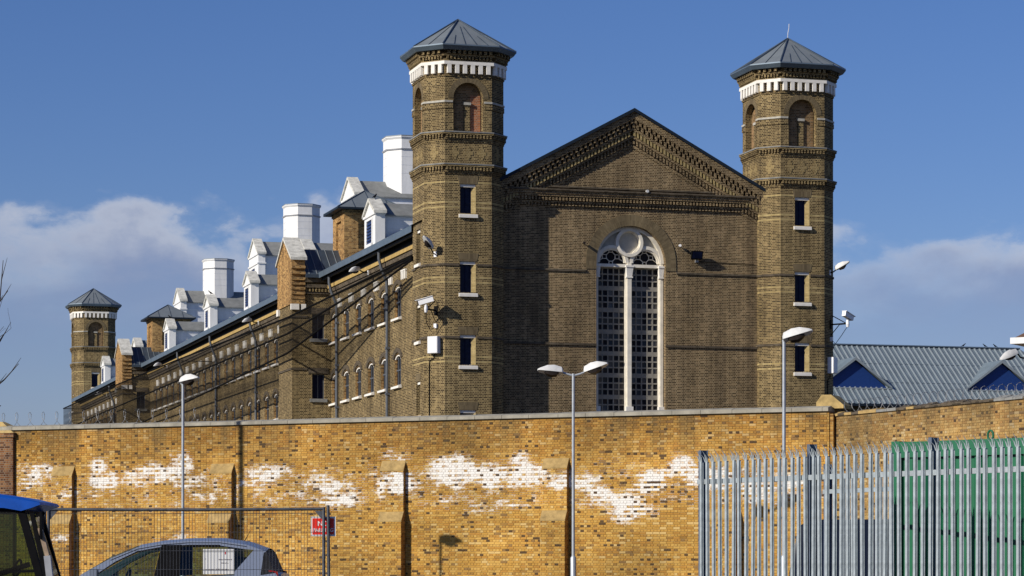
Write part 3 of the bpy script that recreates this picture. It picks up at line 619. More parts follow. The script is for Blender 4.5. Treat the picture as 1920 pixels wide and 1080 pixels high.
for sx in (-1, 1):
    cx_ = WX + sx * C2
    lg = MB(); lg.poly([fg.p(cx_ - R2, WS - 0.08, TZ - 0.26)] + [fg.p(cx_ - R2 * math.cos(math.pi * i / 20), WS + R2 * math.sin(math.pi * i / 20), TZ - 0.26) for i in range(21)] + [fg.p(cx_ + R2, WS - 0.08, TZ - 0.26)])
    lo = lg.build('lancet_glass', 'cell_glass', gw)
    bb = MB()
    def bar2(a, b, w=0.03): bb.bar(fg.p(cx_ + a[0], WS + a[1], TZ - 0.22), fg.p(cx_ + b[0], WS + b[1], TZ - 0.22), w, 0.05, up=(0, -1, 0))
    oc = [(0.21 * math.cos(R(22.5 + 45 * i)) * 1.06, 0.29 + 0.21 * math.sin(R(22.5 + 45 * i)) * 1.06) for i in range(8)]
    for i in range(8): bar2(oc[i], oc[(i + 1) % 8])
    for q in (-1, 1):
        x0_, x1_ = q * 0.21, q * 0.40
        for a, b in (((x0_, 0.20), (x1_, 0.20)), ((x0_, 0.38), (x1_, 0.38)), ((x1_, 0.20), (x1_, 0.38)), ((x0_, 0.20), (x0_, 0.38)), ((x1_, 0.38), (q * 0.52, 0.52)), ((x1_, 0.2), (q * 0.62, 0.06))): bar2(a, b)
        bar2((q * 0.085, 0.07), (q * 0.085, -0.06))
    bar2((-0.085, 0.50), (-0.085, 0.66)); bar2((0.085, 0.50), (0.085, 0.66))
    bb.build('lead_bars', 'tracery_stone', lo)
    # lower light: grid
    gx0, gx1 = (cx_ - R2 - 0.02, cx_ + R2 + 0.02); cw = (gx1 - gx0) / 5
    gr = MB(); zt = WS - 0.20
    for i in range(6): fbox(gr, fg, gx0 + i * cw - 0.028, gx0 + i * cw + 0.028, 5.0, zt, TZ - 0.30, TZ - 0.22)
    z = zt - 0.06; rows = []
    while z > 5.6:
        for q in range(3): rows.append((z - 0.222, z)); z -= 0.222 + 0.062
        z -= 0.14
    edges = [zt] + [v for r_ in rows for v in (r_[1], r_[0])] + [5.0]
    for i in range(0, len(edges), 2):
        for j in range(5): fbox(gr, fg, gx0 + j * cw + 0.028, gx0 + (j + 1) * cw - 0.028, edges[i + 1], edges[i], TZ - 0.30, TZ - 0.222)
    go = gr.build('glazing_grid', 'concrete_grid', gw)
    pm = [MB() for _ in range(3)]; pms = []
    for q in range(3):
        pm[q].box(-cw / 2 + 0.02, cw / 2 - 0.02, -0.01, 0.01, -0.115, 0.115); pms.append(pm[q].mesh('pane', ('cell_glass', 'dark_glass', 'brown_glass')[q]))
    for (z0, z1) in rows:
        for j in range(5):
            q = random.choice((0, 0, 0, 1, 1, 2) if z0 > 9.5 else (0, 0, 1, 2, 2))
            pq = inst('pane', pms[q], gw, fg.p(gx0 + (j + 0.5) * cw, (z0 + z1) / 2, TZ - 0.275)); pq.rotation_euler = (R(random.uniform(-2, 2)), 0, R(random.uniform(-2.5, 2.5)))

# ---- left side wall with cell windows, bays
fl = Fr((SW, 0, 0), (0, -1, 0), (-1, 0, 0))             # x axis of this frame runs towards the camera: x = -t
BAYS = ((21.8, 25.5), (89.3, 93.0))
wins = [6.0 + 2.87 * k for k in range(6)] + [28.2 + 2.87 * k for k in range(21)] + [95.2 + 2.87 * k for k in range(13)]
rows3 = [(12.78, 14.22, 0.28), (9.56, 11.06, 0.28), (6.3, 7.8, 0.28)]
ops = [dict(x0=-(t + 1.3), x1=-t, y0=a, y1=b, rise=r_, depth=0.15) for t in wins for (a, b, r_) in rows3]
g = MB(); wall_panel(g, fl, -TE, 0.6, 0, 16.35, ops, 0, [], 0, 1)
g.build('side_wall', ['stock_brick', 'orange_brick'], wing)
wm = MB(); pts = [(-0.65, -0.72)] + [(x, z) for x, z in arch_pts(dict(x0=-0.65, x1=0.65, y0=-0.72, y1=0.74, rise=0.28), 8)] + [(0.65, -0.72)]
wm.poly([(0.0, x, z) for x, z in pts]); wmm = wm.mesh('cell_window', 'cell_glass')
bm_ = MB()
for yy in (-0.22, 0.22): bm_.box(-0.05, -0.01, yy - 0.02, yy + 0.02, -0.72, 0.70)
bm_.box(-0.045, -0.005, -0.64, 0.64, -0.03, 0.03); bmm = bm_.mesh('window_bars', 'pipe_grey')
sl = MB(); sl.hexa([(-0.16, -0.78, -0.16), (-0.16, 0.78, -0.16), (0.15, 0.78, -0.16), (0.15, -0.78, -0.16), (-0.16, -0.78, -0.06), (-0.16, 0.78, -0.06), (0.15, 0.78, 0.05), (0.15, -0.78, 0.05)]); slm = sl.mesh('sill', 'white_stone')
fa = Fr((0, 0, 0), (0, -1, 0), (-1, 0, 0))
am = MB(); ring(am, fa, 0, 0, 0.66, 1.02, -0.04, 0.05, 0.06 * math.pi, 0.94 * math.pi, 12, 0, 0.58); amm = am.mesh('segmental_arch', 'dark_brick')
hm = MB(); ring(hm, fa, 0, -0.02, 0.52, 0.645, -0.13, -0.02, 0.10 * math.pi, 0.90 * math.pi, 10, 0, 0.43); hmm = hm.mesh('head_stone', 'white_stone')
for t in wins:
    for (a, b, r_) in rows3:
        w = inst('cell_window', wmm, wing, (SW + 0.135, t + 0.65, a + 0.72))
        inst('window_bars', bmm, w); inst('sill', slm, w, (-0.135, 0, -0.72)); inst('segmental_arch', amm, w, (-0.135, 0, 0.46)); inst('head_stone', hmm, w, (-0.135, 0, 0.46))
cm = MB()
for yy in (-0.32, 0, 0.32): cm.box(-0.10, 0.02, yy - 0.085, yy + 0.085, -0.22, 0.16)
cm.box(-0.11, 0.02, -0.44, 0.44, 0.16, 0.22); cmm = cm.mesh('corbel', 'white_stone')
for t in wins: inst('corbel', cmm, wing, (SW, t - 0.785, 14.66))
for t in (20.35 + 0 * 1, 85.6 + 2.87, 132.5): pass
# eaves: brick corbel course, timber plate, soffit, gutter
e = MB(); e.box(SW - 0.10, SW + 0.02, 0.9, TE, 15.2, 15.36); e.box(SW - 0.17, SW + 0.02, 0.9, TE, 15.36, 15.58); e.build('eaves_brick', 'dark_brick', wing)
e = MB(); e.box(SW - 0.24, SW + 0.02, 0.9, TE, 15.58, 15.76); e.build('wall_plate', 'timber_plate', wing)
e = MB(); e.box(SW - 0.22, SW + 0.02, 0.9, TE, 15.76, 16.3); e.build('eaves_fascia', 'black_paint', wing)
e = MB(); e.tube([(SW - 0.50, 0.9, 16.08), (SW - 0.50, TE, 16.08)], 0.10, 8); e.build('gutter', 'gutter', wing)
# roof
EV = -1.95
r = MB(); r.poly([(EV, GT + 0.02, rl(EV)), (RC, GT + 0.02, RH), (RC, TE, RH), (EV, TE, rl(EV))]); r.poly([(RC, GT + 0.02, RH), (SR + 0.75, GT + 0.02, rl(SR + 0.75)), (SR + 0.75, TE, rl(SR + 0.75)), (RC, TE, RH)])
r.box(EV, EV + 0.03, 0.9, TE, rl(EV) - 0.30, rl(EV) - 0.005)
r.build('roof', 'roof_metal', wing)
w_ = MB(); w_.poly([(SR, -0.6, 0), (SR, TE, 0), (SR, TE, 16.6), (SR, -0.6, 16.6)]); w_.build('far_side_wall', 'stock_brick', wing)
w_ = MB(); w_.poly([(SW, TE, 0), (SR, TE, 0), (SR, TE, rl(SR)), (RC, TE, RH), (SW, TE, rl(SW))]); w_.build('end_wall', 'stock_brick', wing)
# downpipes
for t in (8.35, 19.9, 43.3, 57.9, 72.0, 110.0):
    p = MB(); p.tube([(SW - 0.52, t, 16.2), (SW - 0.52, t, 15.7), (SW - 0.42, t, 15.3), (SW - 0.14, t, 14.6), (SW - 0.12, t, 14.2), (SW - 0.12, t, 0)], 0.075, 8)
    po = p.build('downpipe', 'pipe_grey', wing)
    for z in (13.6, 11.4, 9.2, 7.0):
        b = MB(); b.box(SW - 0.21, SW + 0.0, t - 0.1, t + 0.1, z, z + 0.09); b.build('bracket', 'pipe_grey', po)

# ---- projecting bays with coped gables
def bay(t0, t1):
    b0 = -3.3; tm = (t0 + t1) / 2
    ffr = Fr((0, t0, 0), (1, 0, 0), (0, -1, 0))
    m = MB(); ops = [dict(x0=-2.24, x1=-1.56, y0=a, y1=b, depth=0.25) for a, b in ((12.95, 14.25), (9.78, 11.1), (6.5, 7.8))]
    wall_panel(m, ffr, b0, SW + 0.02, 0, 16.2, ops, 0, [], 0)
    lf = Fr((b0, 0, 0), (0, -1, 0), (-1, 0, 0)); wall_panel(m, lf, -t1, -t0, 0, 16.2, [], 0)
    m.poly([(b0, t1, 0), (SW, t1, 0), (SW, t1, 16.2), (b0, t1, 16.2)])
    bo = m.build('bay', 'stock_brick', wing)
    for a, b in ((12.95, 14.25), (9.78, 11.1), (6.5, 7.8)):
        w = MB(); fbox(w, ffr, -2.24, -1.56, a, b, -0.27, -0.23); w.build('bay_window', 'navy_glass', bo)
        w = MB()
        for x in (-2.24, -1.92, -1.61): fbox(w, ffr, x, x + 0.05, a, b, -0.232, -0.19)
        fbox(w, ffr, -2.19, -1.61, b - 0.05, b, -0.232, -0.19); w.build('window_frame', 'pipe_grey', bo)
        w = MB(); fbox(w, ffr, -2.36, -1.44, a - 0.17, a + 0.01, -0.2, 0.10); w.build('sill', 'grey_stone', bo)
        w = MB(); fbox(w, ffr, -2.44, -1.36, b + 0.02, b + 0.32, -0.02, 0.03); w.build('flat_arch', 'dark_brick', bo)
    for z in (14.05, 11.3): 
        w = MB(); fbox(w, ffr, b0 - 0.03, -2.5, z, z + 0.1, -0.02, 0.05); fbox(w, lf, -t1, -t0 - 0.0, z, z + 0.1, -0.02, 0.05); w.build('string_course', 'dark_brick', bo)
    # coped gable parapet on corbelled kneelers
    gx0, gx1 = b0 - 0.06, b0 + 0.66
    gp = MB(); gp.prism([(t0 - 0.12, 14.75), (t1 + 0.12, 14.75), (t1 + 0.12, 17.15), (tm, 18.3), (t0 - 0.12, 17.15)], gx0, gx1, 'yz'); gp.build('gable_parapet', 'orange_brick', bo)
    for sg in (-1, 1):
        te = t0 - 0.30 if sg < 0 else t1 + 0.30
        cp = MB(); cp.hexa([(gx0 - 0.08, te, 17.05), (gx1 + 0.08, te, 17.05), (gx1 + 0.08, tm, 18.32), (gx0 - 0.08, tm, 18.32), (gx0 - 0.08, te, 17.2), (gx1 + 0.08, te, 17.2), (gx1 + 0.08, tm, 18.47), (gx0 - 0.08, tm, 18.47)])
        cp.build('gable_coping', 'lichen_stone', bo)
    for i, z in enumerate((15.0, 15.25, 15.5, 15.75, 16.0, 16.3, 16.6)):
        k_ = MB(); fbox(k_, ffr, gx0 - 0.02, gx1 + 0.0, z, z + 0.13, 0.1, 0.16 + 0.025 * i); k_.build('kneeler_course', 'orange_brick', bo)
    ks = MB(); fbox(ks, ffr, gx0 - 0.03, gx0 + 0.40, 14.45, 14.75, -0.02, 0.17); ks.build('kneeler_stone', 'white_stone', bo)
    ks = MB(); fbox(ks, ffr, gx0 + 0.52, gx1 + 0.05, 14.45, 14.75, -0.02, 0.14); ks.build('kneeler_stone', 'white_stone', bo)
    ks = MB(); fbox(ks, lf, -t1 - 0.13, -t1 + 0.3, 14.4, 14.75, -0.02, 0.12); ks.build('kneeler_stone', 'white_stone', bo)
    # dark lead roof between gable and main roof
    rz, ez = 17.85, 16.3
    rf = MB(); rf.poly([(gx1, t0 - 0.32, ez), (0.6, t0 - 0.32, ez), (0.6, tm, rz), (gx1, tm, rz)]); rf.poly([(gx1, tm, rz), (0.6, tm, rz), (0.6, t1 + 0.32, ez), (gx1, t1 + 0.32, ez)])
    rf.box(gx1, 0.1, t0 - 0.40, t0 - 0.28, ez - 0.17, ez - 0.005)
    rf.build('bay_roof', 'lead_dark', bo)
    x = gx1 + 0.2
    while x < 0.4:
        s_ = MB(); s_.tube([(x, t0 - 0.32, ez + 0.01), (x, tm, rz + 0.01)], 0.025, 5); s_.build('seam_roll', 'lead', bo); x += 0.42
    cz = MB(); fbox(cz, ffr, gx1, SW + 0.02, 15.3, 15.42, -0.02, 0.1); fbox(cz, ffr, gx1, SW + 0.02, 15.62, 15.8, -0.02, 0.2); fbox(cz, ffr, gx1, SW + 0.02, 15.9, 16.25, -0.02, 0.24); cz.build('bay_cornice', 'dark_brick', bo)
    dz = MB(); x = gx1 + 0.04
    while x < SW: fbox(dz, ffr, x, x + 0.085, 15.42, 15.62, -0.02, 0.16); x += 0.17
    dz.build('dentil_course', 'stock_brick', bo, kind='stuff')
for b in BAYS: bay(*b)

# ---- square brick vent towers on the roof
def vent(s0, t0, w, ztop):
    m = MB()
    for fr, in [(Fr((s0, t0, 0), (1, 0, 0), (0, -1, 0)),), (Fr((s0, t0 + w, 0), (0, -1, 0), (-1, 0, 0)),), (Fr((s0 + w, t0, 0), (0, 1, 0), (1, 0, 0)),), (Fr((s0 + w, t0 + w, 0), (-1, 0, 0), (0, 1, 0)),)]:
        op = dict(x0=w * 0.27, x1=w * 0.73, y0=ztop - 2.05, y1=ztop - 0.5, depth=0.12)
        wall_panel(m, fr, 0, w, 15.2, ztop, [op], 0); m.poly([fr.p(op['x0'], op['y0'], -0.118), fr.p(op['x1'], op['y0'], -0.118), fr.p(op['x1'], op['y1'], -0.118), fr.p(op['x0'], op['y1'], -0.118)], 0, [(op['x0'], op['y0']), (op['x1'], op['y0']), (op['x1'], op['y1']), (op['x0'], op['y1'])])
    vo = m.build('vent_tower', 'orange_brick', wing)
    k = MB(); k.box(s0 - 0.06, s0 + w + 0.06, t0 - 0.06, t0 + w + 0.06, ztop - 0.16, ztop - 0.002); k.build('cornice', 'stock_brick', vo)
    c = (s0 + w / 2, t0 + w / 2, ztop + 1.22); o_ = 0.42
    P = [(s0 - o_, t0 - o_), (s0 + w + o_, t0 - o_), (s0 + w + o_, t0 + w + o_), (s0 - o_, t0 + w + o_)]
    r = MB()
    for i in range(4): r.poly([(*P[i], ztop + 0.1), (*P[(i + 1) % 4], ztop + 0.1), c])
    ro = r.build('hip_roof', 'lead', vo)
    f_ = MB(); f_.box(P[0][0] - 0.02, P[1][0] + 0.02, P[0][1] - 0.02, P[2][1] + 0.02, ztop, ztop + 0.098); f_.build('eaves', 'gutter', vo)
    for i in range(4):
        h_ = MB(); h_.tube([(*P[i], ztop + 0.11), c], 0.04, 6); h_.build('hip_roll', 'lead_dark', vo)
        for f in (0.25, 0.5, 0.75):
            e = Vector((*P[i], ztop + 0.11)).lerp(Vector((*P[(i + 1) % 4], ztop + 0.11)), f); k2 = 2 * min(f, 1 - f)
            mid = Vector(((P[i][0] + P[(i + 1) % 4][0]) / 2, (P[i][1] + P[(i + 1) % 4][1]) / 2, 0)); dirv = Vector(c) - Vector((mid.x, mid.y, ztop + 0.11))
            s_ = MB(); s_.tube([e, e + dirv * k2 * 0.96], 0.02, 5); s_.build('seam_roll', 'lead_dark', vo)
vent(-0.45, 22.1, 2.85, 19.85); vent(-0.85, 90.6, 2.9, 20.05)

# ---- white dormers
def dormer(s, tc, hw, zb, ze, za, bw, s_end, louvre, name, slate='dormer_slate'):
    # face block
    sb = s + 0.5
    m = MB(); m.prism([(tc - hw, zb), (tc + hw, zb), (tc + hw, ze), (tc, za - 0.16), (tc - hw, ze)], s, sb, 'yz')
    do = m.build(name, 'white_paint', wing)
    b = MB(); ez2 = ze - 0.08; rz2 = za - 0.28
    b.prism([(tc - bw, zb), (tc + bw, zb), (tc + bw, ez2), (tc, rz2), (tc - bw, ez2)], sb, s_end, 'yz'); b.build('dormer_body', 'white_board', do)
    z = zb + 0.3
    bd = MB()
    while z < ez2 - 0.1: bd.box(sb, s_end, tc - bw - 0.012, tc - bw + 0.002, z, z + 0.012); z += 0.2
    bd.build('board_joints', 'white_paint', do)
    rf = MB()
    for sg in (-1, 1):
        te = tc + sg * (bw + 0.14); zz = ez2 - 0.14 * (rz2 - ez2) / bw
        rf.hexa([(sb, te, zz), (s_end, te, zz), (s_end, tc, rz2 + 0.01), (sb, tc, rz2 + 0.01), (sb, te, zz + 0.06), (s_end, te, zz + 0.06), (s_end, tc, rz2 + 0.07), (sb, tc, rz2 + 0.07)])
    rf.build('dormer_roof', slate, do)
    for sg in (-1, 1):
        te = tc + sg * (hw + 0.16); zz = ze - 0.16 * (za - 0.16 - ze) / hw
        cp = MB(); cp.hexa([(s - 0.1, te, zz), (sb + 0.06, te, zz), (sb + 0.06, tc, za - 0.16), (s - 0.1, tc, za - 0.16), (s - 0.1, te, zz + 0.15), (sb + 0.06, te, zz + 0.15), (sb + 0.06, tc, za), (s - 0.1, tc, za)])
        cp.build('pediment_coping', 'lichen_stone', do)
    md = MB(); md.box(s - 0.07, sb + 0.03, tc - hw - 0.07, tc + hw + 0.07, ze - 0.13, ze - 0.02); md.build('pediment_moulding', 'white_paint', do)
    fr = MB()
    f2 = Fr((s, tc, 0), (0, -1, 0), (-1, 0, 0)); lw, l0, l1 = louvre
    fbox(fr, f2, -lw, lw, l0, l1, -0.02, 0.012); fr.build('louvre_back', 'navy_glass', do)
    fr2 = MB(); fbox(fr2, f2, -lw - 0.1, -lw, l0 - 0.1, l1 + 0.1, -0.02, 0.05); fbox(fr2, f2, lw, lw + 0.1, l0 - 0.1, l1 + 0.1, -0.02, 0.05); fbox(fr2, f2, -lw, lw, l1, l1 + 0.1, -0.02, 0.05); fbox(fr2, f2, -lw - 0.1, lw + 0.1, l0 - 0.2, l0, -0.02, 0.10)
    fr2.build('louvre_frame', 'white_paint', do)
    z = l0 + 0.03
    sm = MB(); sm.hexa([(-0.05, -lw + 0.01, -0.03), (-0.05, lw - 0.01, -0.03), (-0.01, lw - 0.01, 0.05), (-0.01, -lw + 0.01, 0.05), (-0.05, -lw + 0.01, 0.0), (-0.05, lw - 0.01, 0.0), (-0.01, lw - 0.01, 0.08), (-0.01, -lw + 0.01, 0.08)]); smm = sm.mesh('louvre_slat', 'blue_paint')
    while z < l1 - 0.08: inst('louvre_slat', smm, do, (s, tc, z)); z += 0.16
    return do
for t in (14.4, 31.8, 49.1, 64.6, 83.3, 101.2, 121.5):
    dormer(-0.8, t, 1.22, 16.9, 18.62, 19.42, 0.92, 3.4, (0.58, 17.12, 18.3), 'dormer')
for t in (41.4, 73.4, 109.6):
    dormer(4.0, t, 1.85, 19.6, 23.2, 24.42, 1.5, 11.5, (0.7, 20.6, 22.2), 'upper_dormer')
    m = MB(); m.box(3.93, 4.56, t - 1.92, t + 1.92, 22.42, 22.52); m.box(4.5, 11.4, t - 1.53, t - 1.49, 22.42, 22.52); m.build('dormer_moulding', 'white_paint', wing)
    # octagonal ventilator
    oc = MB(); rad = 1.24 / math.cos(R(22.5))
    def og(r_, z): return [(7.5 + r_ * math.cos(R(22.5 + 45 * i)), t + r_ * math.sin(R(22.5 + 45 * i)), z) for i in range(8)]
    oc.loft([og(rad, 22.0), og(rad, 26.1)]); oc.loft([og(rad, 26.1), og(rad, 26.78)])
    oo = oc.build('octagonal_ventilator', 'white_paint', wing)
    for zz in (24.6, 25.1, 25.6):
        rm = MB(); rm.loft([og(rad * 1.006, zz), og(rad * 1.006, zz + 0.02)]); rm.build('sheet_joint', 'white_board', oo)
    rm = MB(); rm.loft([og(rad * 1.04, 26.02), og(rad * 1.06, 26.10)]); rm.build('ring', 'lamp_grey', oo)
    rm = MB(); rm.loft([og(rad * 1.0, 26.66), og(rad * 1.07, 26.78), og(rad * 1.07, 26.84)]); rm.build('rim', 'white_paint', oo)
    rm = MB(); rm.loft([og(rad * 1.08, 26.84), og(rad * 1.06, 26.90), og(0.1, 27.0)]); rm.build('cap', 'lead', oo)

# ---- added strip with dark lines, standing in for shadow bands on the wing wall
shadow_strip = thing('shadow_band_strip', 'dark see-through strip standing in for diagonal shadow bands along the wing wall', 'shadow_film', bl(0, 0), AB)
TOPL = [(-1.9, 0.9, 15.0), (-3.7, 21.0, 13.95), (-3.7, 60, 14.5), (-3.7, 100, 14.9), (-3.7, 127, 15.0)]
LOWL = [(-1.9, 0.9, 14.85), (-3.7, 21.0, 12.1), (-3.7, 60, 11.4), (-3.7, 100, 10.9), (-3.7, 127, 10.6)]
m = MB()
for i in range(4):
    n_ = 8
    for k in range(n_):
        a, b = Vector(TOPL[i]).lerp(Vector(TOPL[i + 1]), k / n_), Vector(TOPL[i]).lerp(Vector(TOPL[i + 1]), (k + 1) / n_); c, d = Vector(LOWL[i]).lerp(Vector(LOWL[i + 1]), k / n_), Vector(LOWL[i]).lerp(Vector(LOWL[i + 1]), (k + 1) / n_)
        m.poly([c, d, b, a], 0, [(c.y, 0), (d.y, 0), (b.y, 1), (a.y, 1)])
m.build('shadow_strip', 'shadow_film', shadow_strip)
for f in (0.0, 0.45, 1.0):
    rp = MB(); rp.tube([Vector(a).lerp(Vector(b), f) for a, b in zip(TOPL, LOWL)], 0.05, 6); rp.build('shadow_line', 'shadow_black', shadow_strip)  # dark lines imitating the shadow edges
for (s, t, h) in TOPL[1:]:
    st = MB(); st.bar((s, t, h), (SW + 0.02 if t > 30 else -3.28, t, h + 0.0), 0.05, 0.05); st.build('strip_support', 'shadow_black', shadow_strip)  # added supports for the shadow strip

# ================================================================ PERIMETER WALL (yellow stock brick, laid brick by brick)
def on_wall_line(A, d, px):
    k = (px - CX) / FPX
    return (k * A.y - A.x) / (d.x - k * d.y)
PA, PB = Vector((-17.09, 92.4)), Vector((9.59, 80.6)); PD = (PB - PA).normalized(); PS = PA - PD * 6.0
PLEN = (PB - PS).length; PH = 5.80
def wpx(px, py):
    l = on_wall_line(PS, PD, px); Y = PS.y + PD.y * l
    return l, EYE + (HZ - py) / FPX * Y
BLOBS = [(75, 885, 42, 15, .9), (60, 905, 34, 10, .8), (185, 876, 18, 18, .9), (195, 903, 32, 18, 1.), (135, 925, 55, 12, .55), (255, 897, 30, 14, 1.), (300, 888, 45, 18, 1.), (340, 872, 22, 24, .9), (360, 905, 40, 16, .75), (400, 930, 34, 18, .6),
         (500, 888, 42, 16, 1.05), (480, 905, 50, 16, .65), (590, 900, 50, 16, .7), (625, 915, 44, 16, .95), (640, 938, 40, 13, 1.1), (560, 930, 40, 10, .6), (715, 915, 9, 22, 1.), (748, 905, 32, 20, 1.15), (742, 858, 30, 16, .45), (850, 884, 48, 26, 1.3), (910, 892, 46, 20, 1.15), (975, 878, 22, 24, 1.2), (1000, 890, 26, 20, 1.2), (960, 905, 50, 14, .8), (1050, 905, 26, 15, 1.05),
         (1100, 905, 28, 16, 1.1), (1125, 925, 26, 16, 1.1), (1155, 938, 50, 14, 1.15), (1185, 955, 40, 14, 1.2), (1170, 975, 24, 9, 1.1), (1190, 930, 30, 14, .8), (1218, 905, 26, 20, 1.25), (1240, 890, 24, 14, .9), (1280, 872, 24, 18, 1.3), (1298, 886, 14, 22, 1.2), (1340, 900, 40, 24, 1.1), (1420, 915, 45, 24, 1.), (1480, 905, 40, 22, .9), (930, 946, 58, 8, .75), (900, 955, 40, 8, .5), (850, 935, 60, 8, .5), (790, 925, 30, 10, .5), (340, 1010, 40, 8, .5), (125, 1010, 25, 6, .8)]
WB = []
for (px, py, rx, ry, s_) in BLOBS:
    l, z = wpx(px, py); l2, _ = wpx(px + rx, py); _, z2 = wpx(px, py - ry); WB.append((l, z, abs(l2 - l) * 1.15, abs(z2 - z) * 1.2, s_))
def whitewash(x, z):
    v = 0.0
    for (cx_, cz_, rx, rz, s_) in WB:
        if abs(x - cx_) < rx * 1.6 and abs(z - cz_) < rz * 1.6:
            q = ((x - cx_) / rx) ** 2 + ((z - cz_) / rz) ** 2
            v = max(v, s_ * max(0.0, 1.0 - 0.62 * q))
    n_ = noise.noise(Vector((x * 1.9, z * 3.1, 4.0))) * 0.42 + noise.noise(Vector((x * 5.0, z * 9.0, 9.0))) * 0.34 + noise.noise(Vector((x * 11.0, z * 17.0, 3.0))) * 0.22
    if v < 0.28 and 2.9 < z < 4.5: v = 0.28 * min(1.0, (4.5 - z) * 3, (z - 2.9) * 3)
    return max(0.0, min(1.0, v * 0.90 + (n_ if v > 0.05 else 0.0) + (0.06 if v > 0.05 else 0)))
PAL = [((0.49, 0.28, 0.062), 38), ((0.54, 0.335, 0.088), 27), ((0.43, 0.226, 0.050), 18), ((0.34, 0.19, 0.050), 8), ((0.58, 0.41, 0.16), 7), ((0.27, 0.16, 0.06), 3)]
PALC = [c for c, w in PAL for _ in range(w)]
def brick_col(x, z, header, white):
    white = white - (random.uniform(0.05, 0.55) if header else random.uniform(-0.02, 0.20))
    if random.random() < (0.07 if header else 0.010): c = (0.10, 0.062, 0.032); white -= 0.35
    else: c = random.choice(PALC)
    t = noise.noise(Vector((x * 0.5, z * 0.8, 2.0))) * 0.28 - max(0.0, z - 4.3) * 0.17     # older, browner courses towards the top
    k = 1.0 + t + 0.25 * noise.noise(Vector((x * 0.16, z * 0.35, 7.0))) + random.uniform(-0.08, 0.08)
    return (c[0] * k, c[1] * k * (1 - 0.03 * max(0, z - 4)), c[2] * k, white)
def lay(x0, x1, z0, z1, wf, bond=True):
    out = []; z = z0; r_ = 0
    while z < z1 - 0.05:
        x = x0 - (0.0 if r_ % 2 == 0 else 0.056)
        while x < x1:
            hd = (r_ % 2 == 1); w = 0.112 if hd else 0.225
            xa, xb = max(x + 0.006, x0), min(x + w - 0.006, x1)
            if xb - xa > 0.03:
                jz = random.uniform(-0.002, 0.002)
                out.append((xa, xb, z + 0.006 + jz, min(z1, z + 0.069 + jz), hd, wf((xa + xb) / 2, z + 0.037) if wf else 0.0))
            x += w
        z += 0.075; r_ += 1
    return out
UV4 = [(0, 0)] * 4
def brick_faces(mb, xa, xb, za, zb, y, col, pr=0.012, wf=None):
    off = None
    if wf and col[3] > -0.45:
        wc = wf((xa + xb) / 2, (za + zb) / 2); off = col[3] - wc
    def C_(q):
        if off is None: return (col[0], col[1], col[2], max(0.0, col[3]))
        return [(col[0], col[1], col[2], max(0.0, min(1.0, wf(p[0], p[2]) + off))) for p in q]
    f = y - pr - random.uniform(0, 0.006); t = random.uniform(-0.003, 0.003)
    A, B, C, D = (xa, f, za), (xb, f + t, za), (xb, f + t, zb), (xa, f, zb); a, b, c, d = (xa, y + .002, za), (xb, y + .002, za), (xb, y + .002, zb), (xa, y + .002, zb)
    front = C_((A, B, C, D)); flat = front if not isinstance(front, list) else front[0]
    mb.poly((A, B, C, D), 0, UV4, front if isinstance(front, list) else [front] * 4)
    for q in ((D, C, c, d), (a, b, B, A), (B, b, c, C), (a, A, D, d)): mb.poly(q, 0, UV4, [flat] * 4)
def mortar_grid(mb, x0, x1, z0, z1, y, wf, step=0.16):
    nx, nz = max(1, int((x1 - x0) / step)), max(1, int((z1 - z0) / step))
    for i in range(nx):
        for j in range(nz):
            xa, xb, za, zb = x0 + (x1 - x0) * i / nx, x0 + (x1 - x0) * (i + 1) / nx, z0 + (z1 - z0) * j / nz, z0 + (z1 - z0) * (j + 1) / nz
            w = wf((xa + xb) / 2, (za + zb) / 2) if wf else 0.0; k = 1 - max(0, za - 4.3) * 0.14
            mb.poly([(xa, y, za), (xb, y, za), (xb, y, zb), (xa, y, zb)], 0, UV4, (0.56 * k, 0.41 * k, 0.175 * k, min(1, w * 1.5 + (0.1 if w > 0.08 else 0))))
pw = thing('perimeter_wall', 'long yellow brick prison wall with grey coping, buttresses and flaking whitewash', 'wall', (PS.x, PS.y, 0), math.atan2(PD.y, PD.x))
m = MB(); mortar_grid(m, 0, PLEN, 0, PH, 0.0, whitewash); m.build('mortar_bed', 'yellow_brick', pw)
m = MB(); m.box(0, PLEN, 0.004, 0.45, 0, PH - 0.002); m.build('wall_core', 'pier_brick', pw)
field = lay(0, PLEN, 0.0, PH, whitewash)
sx0 = on_wall_line(PS, PD, 1188); pick = [b for b in field if sx0 < b[0] < sx0 + 2.05 and 2.05 < b[2] < 4.3][:300]; pset = set(id(b) for b in pick)
m = MB()
for b in field:
    if id(b) in pset: continue
    brick_faces(m, b[0], b[1], b[2], b[3], 0.0, brick_col((b[0] + b[1]) / 2, b[2], b[4], b[5]), wf=whitewash if b[5] > 0.03 else None)
m.build('brickwork', 'yellow_brick', pw, kind='stuff')
bcache = {}
for b in pick:
    key = (b[4], round((b[1] - b[0]), 2), round(b[5] * 4), random.randrange(4))
    if key not in bcache:
        q = MB(); w = b[1] - b[0]; brick_faces(q, 0, w, 0, 0.063, 0.0, brick_col(b[0], b[2], b[4], b[5])); bcache[key] = q.mesh('brick', 'yellow_brick')
    inst('brick', bcache[key], pw, (b[0], 0, b[2]))
x = 0.0; i = 0
while x < PLEN - 0.05:                                   # coping slabs
    w = min(0.98 + random.uniform(-0.05, 0.05), PLEN - x); dz = random.uniform(-0.006, 0.006)
    c = MB(); c.prism([(-0.10, PH), (0.55, PH), (0.55, PH + 0.10), (0.22, PH + 0.17 + dz), (-0.10, PH + 0.11 + dz)], x + 0.006, x + w - 0.006, 'yz'); c.build('coping_slab', 'coping_stone', pw); x += w
